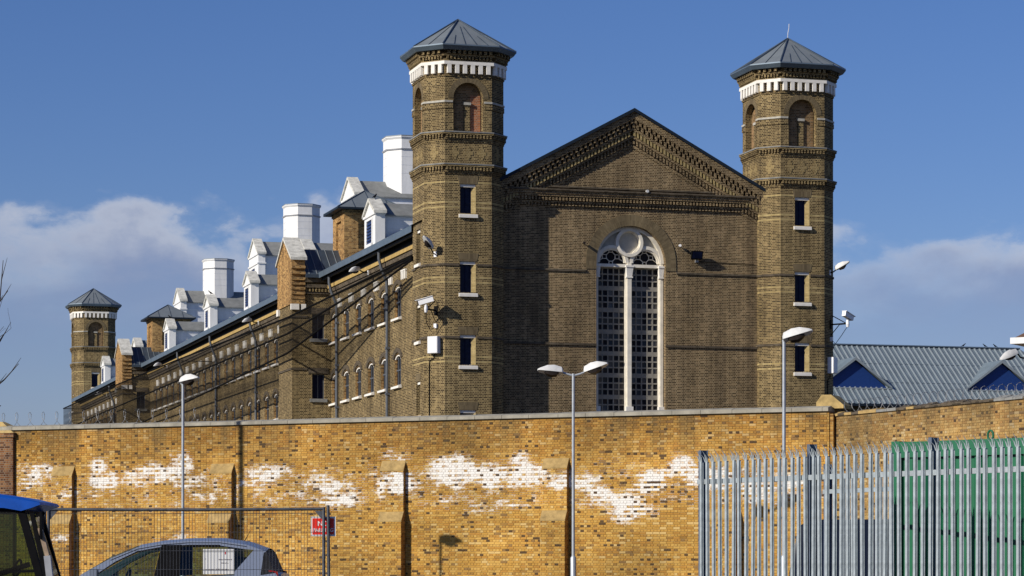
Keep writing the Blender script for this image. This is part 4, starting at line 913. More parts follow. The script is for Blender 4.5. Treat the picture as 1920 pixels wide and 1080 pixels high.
brick_mat('yellow_flat', [(0, (0.20, 0.10, 0.03)), (0.4, (0.42, 0.21, 0.045)), (1, (0.56, 0.33, 0.09))], (0.42, 0.28, 0.11), soot=0.3)
for pxr in (-170, 141, 440, 762, 1068, 1385):
    xr = on_wall_line(PS, PD, pxr) - 0.02
    if xr < 1: continue
    xl = xr - 0.84; d1, d2 = 0.17, 0.34
    c = MB(); c.prism([(0.0, 0), (-d2, 0), (-d2, 2.55), (-d1, 2.86), (-d1, 4.2), (0.0, 4.52)], xl, xr, 'yz')
    bo = c.build('buttress', 'yellow_flat', pw)
    q = MB()
    for (z0, z1, dd) in ((0, 2.55, d2), (2.86, 4.2, d1)):
        mortar_grid(q, xl, xr, z0, z1, -dd - 0.002, whitewash)
        for b in lay(xl, xr, z0, z1, whitewash): brick_faces(q, b[0], b[1], b[2], b[3], -dd - 0.002, brick_col(b[0], b[2], b[4], b[5]), wf=whitewash if b[5] > 0.03 else None)
    q.build('buttress_brickwork', 'yellow_brick', bo, kind='stuff')
    for (za, ya, zb, yb) in ((2.55, -d2, 2.86, -d1), (4.2, -d1, 4.52, 0.0)):
        s_ = MB(); s_.hexa([(xl - .01, ya - .02, za - .02), (xr + .01, ya - .02, za - .02), (xr + .01, yb, zb - .02), (xl - .01, yb, zb - .02), (xl - .01, ya - .02, za + .025), (xr + .01, ya - .02, za + .025), (xr + .01, yb, zb + .025), (xl - .01, yb, zb + .025)]); s_.build('weathering_slab', 'weathered_slab', bo)
# end pier with a pitched sandstone cap
m = MB(); m.box(PLEN - 0.55, PLEN - 0.02, 0.46, 1.1, 0, 5.86); m.build('end_pier', 'yellow_flat', pw)
m = MB(); m.prism([(PLEN - 0.52, 5.90), (PLEN + 0.34, 5.90), (PLEN + 0.34, 6.0), (PLEN - 0.05, 6.32), (PLEN - 0.35, 6.32), (PLEN - 0.52, 6.1)], 0.35, 1.2, 'xz'); m.build('pier_cap', 'sand_stone', pw)
m = MB(); m.box(PLEN - 0.02, PLEN + 0.12, 0.02, 0.44, 0, 5.72); m.build('wall_end', 'yellow_flat', pw)
# the further wall that runs on to the right
QA = Vector((*at(1560, 80.9),)); QB = Vector((*at(1920, 71.9),)); QD = (QB - QA).normalized(); QL = (QB - QA).length + 6
rw = thing('boundary_wall', 'yellow brick boundary wall with ragged dark top and razor wire, behind the palisade', 'wall', (QA.x, QA.y, 0), math.atan2(QD.y, QD.x))
m = MB(); mortar_grid(m, 0, QL, 0, 5.65, 0.0, None, 0.5); m.build('mortar_bed', 'yellow_brick', rw)
m = MB(); m.box(0, QL, 0.004, 0.4, 0, 5.64); m.build('wall_core', 'yellow_flat', rw)
m = MB()
for b in lay(0, QL, 0.0, 5.65, None):
    c = brick_col(b[0] + 40, b[2], b[4], 0.0); k = 0.92; g_ = (c[0] + c[1] + c[2]) / 3
    brick_faces(m, b[0], b[1], b[2], b[3], 0.0, (c[0] * .80 * k + g_ * .16, c[1] * .88 * k + g_ * .12, c[2] * k + g_ * .12, 0))
m.build('brickwork', 'yellow_brick', rw, kind='stuff')
x = 0.0
while x < QL:
    w = random.uniform(0.35, 0.6); c = MB(); z = 5.65
    c.prism([(-0.06, z), (0.46, z), (0.46, z + 0.06), (0.2, z + random.uniform(0.10, 0.17)), (-0.06, z + random.uniform(0.05, 0.09))], x + 0.01, x + w, 'yz'); c.build('coping_slab', random.choice(['weathered_slab', 'dark_brick', 'grey_stone', 'dark_brick']), rw); x += w
# red-brown gate pier
gp = thing('gate_pier', 'dark red-brown brick pier with pyramid cap, standing in front of the yellow wall', 'pier', (at(-22, 92.75)[0], 92.75, 0), math.atan2(PD.y, PD.x))
m = MB(); m.box(-0.95, 1.02, 0, 1.0, 0, 5.55); m.build('shaft', 'pier_brick', gp)
m = MB(); m.box(-1.0, 1.07, -0.05, 1.05, 5.55, 5.70); m.build('cap_course', 'pier_brick', gp)
m = MB(); m.loft([[(-1.02, -0.07, 5.70), (1.09, -0.07, 5.70), (1.09, 1.07, 5.70), (-1.02, 1.07, 5.70)], [(-0.25, 0.4, 6.12), (0.3, 0.4, 6.12), (0.3, 0.6, 6.12), (-0.25, 0.6, 6.12)]]); m.build('pyramid_cap', 'sand_stone', gp)
# razor wire
def coil(name, label, org, d, L, z, r_, pitch, y):
    t = thing(name, label, 'razor wire', (org.x, org.y, 0), math.atan2(d.y, d.x), 'razor wire on the walls')
    pts = []; n_ = int(L / pitch * 16)
    for i in range(n_): a = i * 2 * math.pi / 16; pts.append((i / 16 * pitch, y + r_ * math.cos(a), z + r_ + r_ * math.sin(a)))
    m = MB(); m.tube(pts, 0.007, 4); m.build('wire', 'barbed', t)
    b = MB()
    for i in range(0, n_, 2):
        p = Vector(pts[i]); b.obox(p, (0.02, 0, 0.006), (0, 0.003, 0), (-0.002, 0, 0.007))
    b.build('barbs', 'barbed', t, kind='stuff')
    return t
lc = on_wall_line(PS, PD, -60)
coil('razor_wire', 'thin razor wire coil on the coping between the gate pier and the lamp post', PS + PD * lc, PD, on_wall_line(PS, PD, 372) - lc, PH + 0.13, 0.25, 0.55, 0.35)
coil('razor_wire', 'razor wire coil on the ragged boundary wall below the blue roof', QA + QD * 0.5, QD, QL - 0.5, 5.72, 0.2, 0.42, 0.2)

# ================================================================ BLUE-ROOFED BUILDING
KB = 1.43; bb_o = Vector((16.97 * KB, 140.0 * KB)); bbd = thing('blue_roof_building', 'low building with grey-blue ribbed metal roof and blue triangular gablets', 'building', (bb_o.x, bb_o.y, 0), AB)
RZ, EZ, RU = 1.3 + 11.3 * KB, 1.3 + 7.95 * KB, 4.5 * KB; X0, X1 = -3.0 * KB, 10.6 * KB
m = MB(); m.poly([(X0, -RU, EZ), (X1 + 4 * KB, -RU, EZ), (X1, 0, RZ), (X0, 0, RZ)]); m.poly([(X0, 0, RZ), (X1, 0, RZ), (X1 + 4 * KB, RU, EZ), (X0, RU, EZ)]); m.poly([(X1, 0, RZ), (X1 + 4 * KB, -RU, EZ), (X1 + 4 * KB, RU, EZ)])
m.build('roof', 'blue_roof', bbd)
x = X0 + 0.1; rib = MB()
while x < X1 + 3.8 * KB:
    f = 1.0 if x < X1 else max(0, 1 - (x - X1) / (4 * KB))
    a, b = Vector((x, -RU, EZ + 0.02)), Vector((x, -RU + RU * f, EZ + (RZ - EZ) * f + 0.02)); rib.bar(a, b, 0.11, 0.09, up=(0, -0.6, 0.8)); x += 0.42
rib.build('roof_ribs', 'blue_roof_trim', bbd, kind='stuff')
m = MB(); m.bar((X0, 0, RZ + 0.04), (X1, 0, RZ + 0.04), 0.35, 0.09); m.build('ridge_cap', 'roof_metal', bbd)
for f in (0.36, 0.68):
    m = MB(); m.bar((X0, -RU + RU * f, EZ + (RZ - EZ) * f + 0.012), (X1 + 4 * KB * (1 - f), -RU + RU * f, EZ + (RZ - EZ) * f + 0.012), 0.05, 0.05); m.build('sheet_lap', 'roof_metal', bbd)
m = MB(); m.box(X0, X1 + 4.05 * KB, -RU - 0.14, -RU + 0.02, EZ - 0.18, EZ - 0.004); m.build('gutter', 'gutter', bbd)
m = MB(); m.box(X0 + 0.1, X1 + 3.4 * KB, -RU + 0.5, RU - 0.5, 0, EZ - 0.1); m.build('wall', 'stock_brick', bbd)
def roof_z(y): return RZ + y / RU * (RZ - EZ)
for gx in (-0.32 * KB, 7.91 * KB):
    y0, hw, hh = -3.3 * KB, 1.95 * KB, 1.52 * KB; zb = roof_z(y0); ya = (zb + hh - RZ) / (RZ - EZ) * RU
    m = MB(); m.poly([(gx - hw + 0.2, y0, zb), (gx + hw - 0.2, y0, zb), (gx, y0, zb + hh - 0.14)]); go = m.build('gablet', 'blue_panel', bbd)
    m = MB()
    for sg in (-1, 1): m.hexa([(gx + sg * hw, y0 - 0.22, zb - 0.02), (gx, y0 - 0.22, zb + hh), (gx, ya, zb + hh), (gx + sg * hw, y0 + 0.05, zb), (gx + sg * hw, y0 - 0.22, zb + 0.05), (gx, y0 - 0.22, zb + hh + 0.07), (gx, ya, zb + hh + 0.05), (gx + sg * hw, y0 + 0.05, zb + 0.06)])
    m.build('gablet_roof', 'blue_roof', go)
    for sg in (-1, 1):
        m = MB(); m.hexa([(gx + sg * (hw + 0.1), y0 - 0.27, zb - 0.04), (gx, y0 - 0.27, zb + hh - 0.16), (gx, y0 - 0.23, zb + hh - 0.16), (gx + sg * (hw + 0.1), y0 - 0.23, zb - 0.04), (gx + sg * (hw + 0.1), y0 - 0.27, zb + 0.1), (gx, y0 - 0.27, zb + hh + 0.08), (gx, y0 - 0.23, zb + hh + 0.08), (gx + sg * (hw + 0.1), y0 - 0.23, zb + 0.1)])
        m.build('bargeboard', 'blue_roof_trim', go)
    m = MB(); m.box(gx - hw - 0.15, gx + hw + 0.15, y0 - 0.2, y0 + 0.02, zb - 0.1, zb - 0.01); m.build('gablet_sill', 'blue_roof_trim', go)
# corner of a neighbouring house
hs = thing('house', 'corner of a brick house with white eaves board, beside the blue roof', 'building', (*at(1894, 95), 0), R(-30))
m = MB(); m.box(0.95, 9, 0.7, 8, 0, 8.95); m.build('wall', 'orange_brick', hs)
m = MB(); m.box(0.0, 9.5, 0.0, 8.5, 9.0, 9.22); m.build('eaves_board', 'white_paint', hs)
m = MB(); m.box(0.45, 9.2, 0.4, 8.2, 8.82, 8.998); m.build('soffit', 'black_plastic', hs)
m = MB(); m.loft([[(0.12, 0.1, 9.22), (9.4, 0.1, 9.22), (9.4, 8.4, 9.22), (0.12, 8.4, 9.22)], [(4.2, 4.0, 11.9), (5.4, 4.0, 11.9), (5.4, 4.4, 11.9), (4.2, 4.4, 11.9)]]); m.build('roof', 'brown_tile', hs)
wall_lamp_at = (*at(1922, 93.2), 8.35)

# ================================================================ LAMPS
def head_mesh(L, w, h):
    m = MB(); rings = []
    for (fx, fw, t, b) in ((0.0, 0.45, 0.35, -0.05), (0.06, 0.85, 0.75, -0.15), (0.35, 1.0, 1.0, -0.15), (0.62, 1.0, 0.9, -0.12), (0.9, 0.7, 0.48, 0.0), (1.0, 0.35, 0.3, 0.1)):
        x = fx * L; W = w * fw / 2; T = h * t; B = h * b
        rings.append([(x, -W, B), (x, W, B), (x, W, B + (T - B) * 0.45), (x, W * 0.55, T), (x, -W * 0.55, T), (x, -W, B + (T - B) * 0.45)])
    m.loft(rings); return m
HEAD = head_mesh(0.74, 0.27, 0.20).mesh('lamp_head', 'lamp_white', smooth=True)
def bowl_mesh():
    m = MB(); rings = []
    for (x, w, z) in ((0.12, 0.06, -0.02), (0.18, 0.11, -0.09), (0.36, 0.12, -0.12), (0.48, 0.09, -0.07), (0.54, 0.04, -0.02)):
        rings.append([(x, -w, -0.02), (x, w, -0.02), (x, w * 0.7, z - 0.015), (x, -w * 0.7, z - 0.015)])
    m.loft(rings); return m
BOWL = bowl_mesh().mesh('lamp_bowl', 'lamp_dark', smooth=True)
COLLAR = MB(); COLLAR.box(0.0, 0.34, -0.10, 0.10, 0.02, 0.135); COLLARM = COLLAR.mesh('gear_cover', 'lamp_dark')
def lamp_post(px, Y, H, label, heads):
    t = thing('lamp_post', label, 'lamp post', (*at(px, Y), 0), 0, 'lamp posts in front of the prison wall')
    m = MB(); m.tube([(0, 0, 0), (0, 0, 1.36), (0, 0, 1.42)], [0.085, 0.085, 0.05], 12); m.build('base', 'pole_paint', t, smooth=True)
    m = MB(); m.tube([(0, 0, 1.4), (0, 0, H)], [0.048, 0.04], 12); m.build('pole', 'pole_paint', t, smooth=True)
    for (dx, dz, rz, ry, side) in heads:
        a = MB(); e = Vector((dx, 0, H + dz)); a.tube([(0, 0, H - 0.06), (dx * 0.6, 0, H - 0.01), e], 0.03, 8); a.build('arm', 'pole_paint', t, smooth=True)
        h = inst('lamp_head', HEAD, t, e, rz); h.rotation_euler = (R(side), R(ry), rz)
        inst('lamp_bowl', BOWL, h); 
    return t
lamp_post(343, 80.5, 6.62, 'tall lamp post with one flat white head, standing behind the silver car', [(-0.06, 0.04, R(-38), -6, -14)])
lamp_post(1075, 77.0, 6.68, 'lamp post with two white heads on a cross arm, before the arched window', [(-0.30, 0.03, R(187), -3, 20), (0.32, 0.04, R(-20), -16, -10)])
lamp_post(1470, 65.0, 6.62, 'lamp post with single tilted white head rising behind the palisade fence', [(-0.02, 0.05, R(-14), -14, -18)])
# a taller column standing left of the view, its shadow falls on the wall
tp = thing('lamp_post', 'very tall lamp column standing beside the red-brown gate pier', 'lamp post', (-17.9, 82.6, 0), 0, 'lamp posts in front of the prison wall')
m = MB(); m.tube([(0, 0, 0), (0, 0, 12.6)], [0.11, 0.08], 12); m.build('pole', 'pole_paint', tp, smooth=True); h = inst('lamp_head', HEAD, tp, (0, 0, 12.55)); inst('lamp_bowl', BOWL, h)

def wall_frame(k, along, h, right=False):               # point on tower face k in world space, and its rotation
    a = outline(0.0); p, q = Vector((*a[k], 0)), Vector((*a[(k + 1) % 8], 0)); ax = (q - p).normalized(); c = (p + q) / 2 + ax * along
    return bl(c.x + (15.89 if right else 0), c.y, h), math.atan2(ax.y, ax.x) + AB
def wall_lamp(loc, rz, label, out=0.45, up=0.3, yaw=0.0, tilt=-35, group='wall lamps on the prison', L=None):
    t = thing('wall_lamp', label, 'wall lamp', loc, rz, group)
    m = MB(); m.box(-0.07, 0.07, -0.03, 0.0, -0.12, 0.12); m.build('wall_plate', 'cam_white', t)
    m = MB(); m.tube([(0, -0.02, 0), (0, -out * 0.5, 0.03), (0, -out, up * 0.5)], 0.03, 8); m.build('arm', 'black_plastic', t)
    h = inst('lamp_head', HEAD, t, (0, -out * 0.8, up * 0.4)); h.rotation_euler = (0, R(tilt), R(-90) + yaw); inst('lamp_bowl', BOWL, h)
    return t
def cctv(loc, rz, label, yaw):
    t = thing('security_camera', label, 'camera', loc, rz, 'security cameras on the towers')
    m = MB(); m.box(-0.09, 0.09, -0.03, 0.0, -0.2, 0.2); m.build('wall_plate', 'black_plastic', t)
    m = MB(); m.tube([(0, -0.02, 0.0), (0, -0.9, 0.02)], 0.035, 8); m.tube([(0, -0.02, 0.45), (0, -0.8, 0.02)], 0.022, 6); m.tube([(0, -0.02, -0.5), (0.0, -0.45, -0.02), (0, -0.88, 0.0)], 0.02, 6); m.build('bracket', 'black_plastic', t)
    m = MB(); m.tube([(0, -0.86, 0.0), (0, -0.86, 0.2)], [0.085, 0.06], 10); m.tube([(0, -0.86, -0.15), (0, -0.86, 0.0)], [0.06, 0.085], 10); m.build('pan_head', 'cam_white', t)
    m = MB(); c, s_ = math.cos(yaw), math.sin(yaw); ax = Vector((c, s_, -0.28)).normalized(); sd = Vector((-s_, c, 0)); up = ax.cross(sd) * -1; o = Vector((0, -0.86, 0.36))
    if up.z < 0: up = -up
    m.obox(o, ax * 0.34, sd * 0.10, up * 0.11); m.obox(o + ax * 0.06 + up * 0.13, ax * 0.40, sd * 0.13, up * 0.012); m.build('housing', 'cam_white', t)
    m = MB(); m.obox(o + ax * 0.35, ax * 0.035, sd * 0.085, up * 0.09); m.build('lens_window', 'black_plastic', t)
    m = MB(); m.box(-0.06, 0.08, -0.11, 0.0, -0.78, -0.58); m.build('cable_box', 'cam_white', t)
    m = MB(); m.tube([(0.0, -0.86, -0.1), (-0.14, -0.6, -0.55), (-0.1, -0.3, -0.9), (0.0, -0.05, -0.7)], 0.015, 5); m.build('cable', 'black_plastic', t)
    return t
def cabinet(loc, rz, label):
    t = thing('equipment_box', label, 'box', loc, rz, 'equipment boxes on the towers')
    m = MB(); m.box(-0.25, 0.25, -0.28, 0.0, -0.37, 0.37); m.build('case', 'cam_white', t)
    m = MB(); m.box(-0.23, 0.23, -0.295, -0.282, -0.35, 0.35); m.build('door', 'cam_white', t)
    m = MB(); m.tube([(-0.05, -0.04, -0.37), (-0.05, -0.04, -0.55), (-0.3, -0.03, -0.7), (-0.32, -0.03, -1.2), (-0.32, -0.03, -3.2)], 0.018, 5); m.build('cable', 'black_plastic', t)
p, a = wall_frame(7, 0.05, 14.85); wall_lamp(p, a, 'white lamp on the chamfered side of the near tower, above the camera', 0.4, 0.5, R(-12), -42)
p, a = wall_frame(7, 0.08, 12.35); cctv(p, a, 'white security camera on bracket on the near tower with a box below', R(205))
p, a = wall_frame(7, 0.06, 10.82); cabinet(p, a, 'white metal box on the near tower below its camera')
p, a = wall_frame(1, 0.15, 14.6, True); wall_lamp(p, a, 'white lamp sticking out from the tower with the lightning rod', 0.35, 0.3, R(8), -26)
p, a = wall_frame(1, 0.2, 12.2, True); cctv(p, a, 'white security camera jutting out above the blue roof', R(-10))
p, a = wall_frame(1, 0.12, 10.3, True); cabinet(p, a, 'white metal box on the tower with the lightning rod')
def on_s(px, py, s):
    k = (px - CX) / FPX; t = (OX + s * CA - k * (OY + s * SA)) / (SA + k * CA); Y = OY + s * SA + t * CA
    return t, EYE + (HZ - py) / FPX * Y
for px, py, lab in ((668, 505, 'small white floodlight under the eaves between the near tower and the first bay'), (466, 600, 'small white floodlight under the eaves just past the first bay'), (298, 683, 'small white floodlight under the eaves before the second bay'), (187, 737, 'small white floodlight under the eaves past the second bay')):
    t_, h_ = on_s(px, py, -2.1)
    w = wall_lamp(bl(SW - 0.3, t_, h_ - 0.15), AB - R(90), lab, 0.55, 0.35, R(35), 14, 'floodlights under the eaves')
for px, py, lab in ((1093, 456, 'small dark camera alone on the gable beside the window arch'), (1272, 461, 'small white-fronted camera on the gable above the floodlight')):
    k = (px - CX) / FPX; s = (-(OX - GT * SA) + k * (OY + GT * CA)) / (CA - k * SA); Y = OY + s * SA + GT * CA
    t = thing('gable_camera', lab, 'camera', bl(s, GT, EYE + (HZ - py) / FPX * Y), AB, 'small cameras on the gable')
    m = MB(); m.tube([(0, 0.02, 0), (0, -0.22, 0.0)], 0.02, 6); m.build('arm', 'black_plastic', t)
    m = MB(); m.tube([(0.03, -0.1, 0.0), (-0.03, -0.34, -0.02)], 0.06, 10); m.build('body', 'lamp_dark' if px < 1200 else 'cam_white', t)
wall_lamp(wall_lamp_at, R(-80), 'white lamp below the white eaves board of the house corner', 0.35, 0.5, R(10), 24)
t = thing('floodlight', 'black square floodlight on the gable beside the arched window', 'floodlight', bl(11.0, GT, 15.25), AB)
m = MB(); m.hexa([(-0.27, -0.32, -0.2), (0.27, -0.32, -0.2), (0.24, -0.14, -0.2), (-0.24, -0.14, -0.2), (-0.27, -0.45, 0.16), (0.27, -0.45, 0.16), (0.24, -0.2, 0.2), (-0.24, -0.2, 0.2)]); m.build('housing', 'black_plastic', t)
m = MB(); m.hexa([(-0.23, -0.335, -0.16), (0.23, -0.335, -0.16), (0.23, -0.325, -0.16), (-0.23, -0.325, -0.16), (-0.23, -0.448, 0.13), (0.23, -0.448, 0.13), (0.23, -0.43, 0.13), (-0.23, -0.43, 0.13)]); m.build('glass', 'navy_glass', t)
m = MB(); m.box(0.02, 0.14, -0.16, 0.0, -0.32, -0.2); m.bar((0.08, -0.02, -0.3), (0.08, -0.3, -0.1), 0.04, 0.04); m.build('bracket', 'lamp_grey', t)
m = MB(); m.tube([(0.1, -0.03, -0.26), (1.5, -0.03, -0.30), (2.9, -0.03, -0.32)], 0.014, 5); m.build('cable', 'black_plastic', t)

# ================================================================ BIRDS
def bird(loc, rz, label):
    m = MB(); rings = []
    for (x, r_, z, w) in ((-0.22, 0.012, 0.03, 2.2), (-0.12, 0.02, 0.06, 2.0), (-0.06, 0.05, 0.09, 1.1), (0.03, 0.065, 0.12, 1.0), (0.10, 0.045, 0.18, 1.0), (0.13, 0.036, 0.225, 1.0), (0.165, 0.028, 0.235, 1.0), (0.19, 0.010, 0.23, 1.0), (0.225, 0.003, 0.222, 1.0)):
        rings.append([(x, r_ * w * math.cos(2 * math.pi * k / 8), z + r_ * math.sin(2 * math.pi * k / 8)) for k in range(8)])
    m.loft(rings)
    o = m.build('bird', 'bird_black', None, smooth=True); o.location = loc; o.rotation_euler.z = rz
    l = MB(); l.tube([(0.01, -0.02, 0.08), (0.015, -0.02, -0.005)], 0.006, 4); l.tube([(0.01, 0.02, 0.08), (0.015, 0.02, -0.005)], 0.006, 4); l.build('legs', 'bird_black', o)
    return tag(o, label, 'bird', 'birds perched on the roofs')
bird(bl(-0.55, 14.4, 19.425), R(60), 'black bird perched on the dormer beside the near tower')
bird(bl(-0.55, 64.6, 19.425), R(200), 'black bird on a dormer in front of an octagonal ventilator')
bird(bl(-0.55, 83.3, 19.425), R(150), 'black bird on the dormer in front of the far brick vent tower')
for x, l in ((7.35 * KB, 'the middle of'), (8.6 * KB, 'near the right end of'), (9.2 * KB, 'at the very right end of')):
    w = Matrix.Rotation(AB, 2) @ Vector((x, 0)); bird((bb_o.x + w.x, bb_o.y + w.y, RZ + 0.085), R(15 if x < 12.2 else 200), 'small black bird perched on the ridge of the grey-blue ribbed roof')

# ================================================================ BARE TREES
def grow(m, p, d, L, r_, depth, rng, lim):
    pts = [p.copy()]; q = p.copy(); dd = d.copy(); n_ = 4
    for i in range(n_):
        dd = (dd + Vector((rng.uniform(-.16, .16), rng.uniform(-.16, .16), rng.uniform(-.05, .14)))).normalized(); q = q + dd * L / n_; pts.append(q.copy())
    m.tube(pts, [r_ * (1 - 0.45 * i / n_) for i in range(n_ + 1)], 5 if r_ > 0.02 else 3)
    if depth == 0: return
    for k in range(rng.choice((2, 3, 3)) + (1 if depth > 2 else 0)):
        i = rng.randrange(1, n_ + 1); v = (dd + Vector((rng.uniform(-.9, .9), rng.uniform(-.9, .9), rng.uniform(-.1, .6)))).normalized()
        if lim and not lim(pts[i] + v * L * 0.8): continue
        grow(m, pts[i], v, L * rng.uniform(.6, .8), r_ * 0.5, depth - 1, rng, lim)
def tree(name, label, loc, H, seed, lim=None, twigs=()):
    rng = random.Random(seed); t = thing(name, label, 'tree', loc)
    m = MB(); m.tube([(0, 0, -0.1), (0.05, 0, H * 0.2), (-0.05, 0.05, H * 0.42)], [H * 0.022, H * 0.017, H * 0.013], 10); m.build('trunk', 'bark', t, smooth=True)
    c = MB(); base = Vector((-0.05, 0.05, H * 0.42))
    for k in range(7):
        a = k * 0.9 + rng.uniform(-.2, .2); grow(c, base - Vector((0, 0, rng.uniform(0, H * 0.1))), Vector((math.cos(a) * .7, math.sin(a) * .7, 0.9)).normalized(), H * 0.24, H * 0.008, 4, rng, lim)
    for tw_ in twigs:
        pts = [Vector(q) - Vector(loc) for q in tw_]; c.tube([base] + pts, [0.09, 0.05, 0.03, 0.018, 0.008][:len(pts) + 1], 5)
        for i in range(1, len(pts)):
            e = pts[i - 1].lerp(pts[i], 0.5); c.tube([e, e + (pts[i] - pts[i - 1]) * 0.35 + Vector((0.12, 0, 0.22))], [0.012, 0.004], 4)
    c.build('crown', 'bark', t); return t
TL = (at(-150, 70)[0], 70.0, 0.0)
tree('bare_tree', 'bare leafless tree whose thin twigs reach in beside the gate pier', TL, 11.0, 3, lambda p: p.x + TL[0] < at(-14, 70)[0],
     [[at(-60, 70, 690), at(-20, 70, 650), at(0, 70, 560), at(6, 70, 488)], [at(-70, 70, 660), at(-20, 70, 590), at(0, 70, 565), at(15, 70, 545)], [at(-60, 70, 740), at(-20, 70, 665), at(0, 70, 640), at(14, 70, 616)], [at(-60, 70, 800), at(-20, 70, 735), at(8, 70, 712), at(35, 70, 682)]])
tree('bare_tree', 'bare tree top showing above the blue roof ridge', (*at(1878, 235), 0), 20.5, 11)

# ================================================================ PALISADE FENCE
FA = Vector((2.49, 35.5)); FD = Vector((0.55, -0.835)).normalized()
def pale_mesh():
    m = MB(); H = 2.60; prof = [(-0.030, 0.0), (-0.023, 0.0), (-0.020, -0.024), (0.020, -0.024), (0.023, 0.0), (0.030, 0.0)]; th = 0.004
    back = [(x, y + th) for x, y in reversed(prof)]; loop = prof + back
    m.prism(loop, 0.05, H, 'xy')
    def prong(x0, x1, y0, tipx, tipy, tipz):
        xm = (x0 + x1) / 2; a = [(x0, y0, H), (x1, y0, H), (x1, y0 + th, H), (x0, y0 + th, H)]
        mx, my, mz = xm + (tipx - xm) * .45, y0 + (tipy - y0) * .35, H + (tipz - H) * .6; w = (x1 - x0) * .36
        b = [(mx - w, my, mz), (mx + w, my, mz), (mx + w, my + th, mz), (mx - w, my + th, mz)]
        c = [(tipx - .002, tipy, tipz), (tipx + .002, tipy, tipz), (tipx + .002, tipy + .003, tipz), (tipx - .002, tipy + .003, tipz)]
        m.loft([a, b, c])
    prong(-0.012, 0.012, -0.024, 0.0, -0.09, H + 0.15); prong(-0.034, -0.013, -0.025, -0.050, -0.075, H + 0.10); prong(0.013, 0.034, -0.025, 0.050, -0.075, H + 0.10)
    return m.mesh('pale', 'galvanised')
PALE = pale_mesh()
def palisade(name, label, org, d, L, bay_, rails_z, pitch=0.15):
    t = thing(name, label, 'fence', (org.x, org.y, 0), math.atan2(d.y, d.x), 'palisade fences')
    n_ = int(L / pitch)
    for i in range(n_ + 1):
        p = inst('pale', PALE, t, (0.075 + i * pitch, -0.006, random.uniform(-0.006, 0.006))); p.rotation_euler = (R(random.uniform(-.25, .25)), R(random.uniform(-.3, .3)), R(random.uniform(-3, 3)))
    x = 0.0
    while x <= L + 0.3:
        m = MB(); m.box(x - 0.03, x + 0.03, 0.012, 0.02, 0, 2.76); m.box(x - 0.03, x + 0.03, 0.122, 0.13, 0, 2.76); m.box(x - 0.012, x + 0.012, 0.02, 0.122, 0, 2.76); m.build('post', 'galv_shaded', t); x += bay_
    for z in rails_z:
        m = MB(); m.box(-0.05, L + 0.1, 0.005, 0.011, z - 0.032, z + 0.032); m.box(-0.05, L + 0.1, 0.011, 0.055, z - 0.032, z - 0.026); m.build('rail', 'galvanised', t)
    return t
palisade('palisade_fence', 'tall galvanised steel palisade fence with splayed spiked pales', FA, FD, 7.0, 2.25, (2.34, 0.45), 0.135)
G0, G1 = Vector(at(1545, 40.6)), Vector(at(1700, 38.6))
palisade('palisade_fence', 'second palisade fence standing behind the first, half hidden by its pales', G0, (G1 - G0).normalized(), (G1 - G0).length, 2.6, (2.34, 0.45), 0.25)
# ================================================================ GREEN CONTAINER
cdir = Vector((0.733, -0.68)); ct = thing('green_container', 'green ribbed steel container behind the palisade fence', 'container', (4.88, 34.0, 0), math.atan2(cdir.y, cdir.x))
m = MB(); x = 0.0; prof = []
while x < 6.0:
    prof += [(x, 0.0), (x + 0.07, 0.0), (x + 0.10, 0.035), (x + 0.17, 0.035)]; x += 0.20
for (a, b) in zip(prof[:-1], prof[1:]): m.poly([(a[0], a[1], 0.22), (b[0], b[1], 0.22), (b[0], b[1], 2.6), (a[0], a[1], 2.6)])
m.box(0, 6.0, 0.04, 2.4, 0.2, 2.78); m.build('ribbed_wall', 'green_paint', ct)
m = MB(); m.box(-0.02, 6.02, -0.03, 0.06, 2.6, 2.80); m.build('top_rail', 'green_paint', ct)
m = MB(); m.box(-0.02, 6.02, -0.02, 0.06, 0.06, 0.22); m.build('bottom_rail', 'green_paint', ct)
for x in (-0.03, 5.9):
    m = MB(); m.box(x, x + 0.13, -0.035, 0.12, 0.0, 2.81); m.build('corner_post', 'green_paint', ct)
k = (1849 - CX) / FPX; lx = (k * 34.0 - 4.88) / (cdir.x - k * cdir.y)
m = MB(); m.tube([(lx + 0.04 * math.cos(a * math.pi / 8), 0.1, 2.85 + 0.06 * math.sin(a * math.pi / 8)) for a in range(17)], 0.014, 6); m.build('lifting_eye', 'green_paint', ct)
# ================================================================ DARK VAN BEHIND THE FENCE
vn = thing('parked_van', 'dark navy van parked behind the palisade fence', 'van', (*at(1480, 43.5), 0), R(-6))
def side_loft(m, prof, hw, taper, mat=0):               # closed side profile (x, z), extruded across with rounded shoulders
    rings = []
    for (f, k) in ((-1.0, 0.0), (-0.93, 1.0), (0.93, 1.0), (1.0, 0.0)):
        cx_ = sum(p[0] for p in prof) / len(prof); cz_ = sum(p[1] for p in prof) / len(prof)
        sc = 1.0 if k else 0.95
        rings.append([(cx_ + (x - cx_) * sc, f * (hw - taper * max(0, z - 1.0)), cz_ + (z - cz_) * sc) for x, z in prof])
    m.loft(rings, mat)
m = MB(); side_loft(m, [(0.0, 0.35), (0.0, 1.1), (0.15, 1.85), (0.4, 1.95), (3.2, 1.95), (3.75, 1.2), (4.55, 1.02), (4.7, 0.8), (4.7, 0.35)], 0.9, 0.12); m.build('body', 'van_navy', vn, smooth=True)
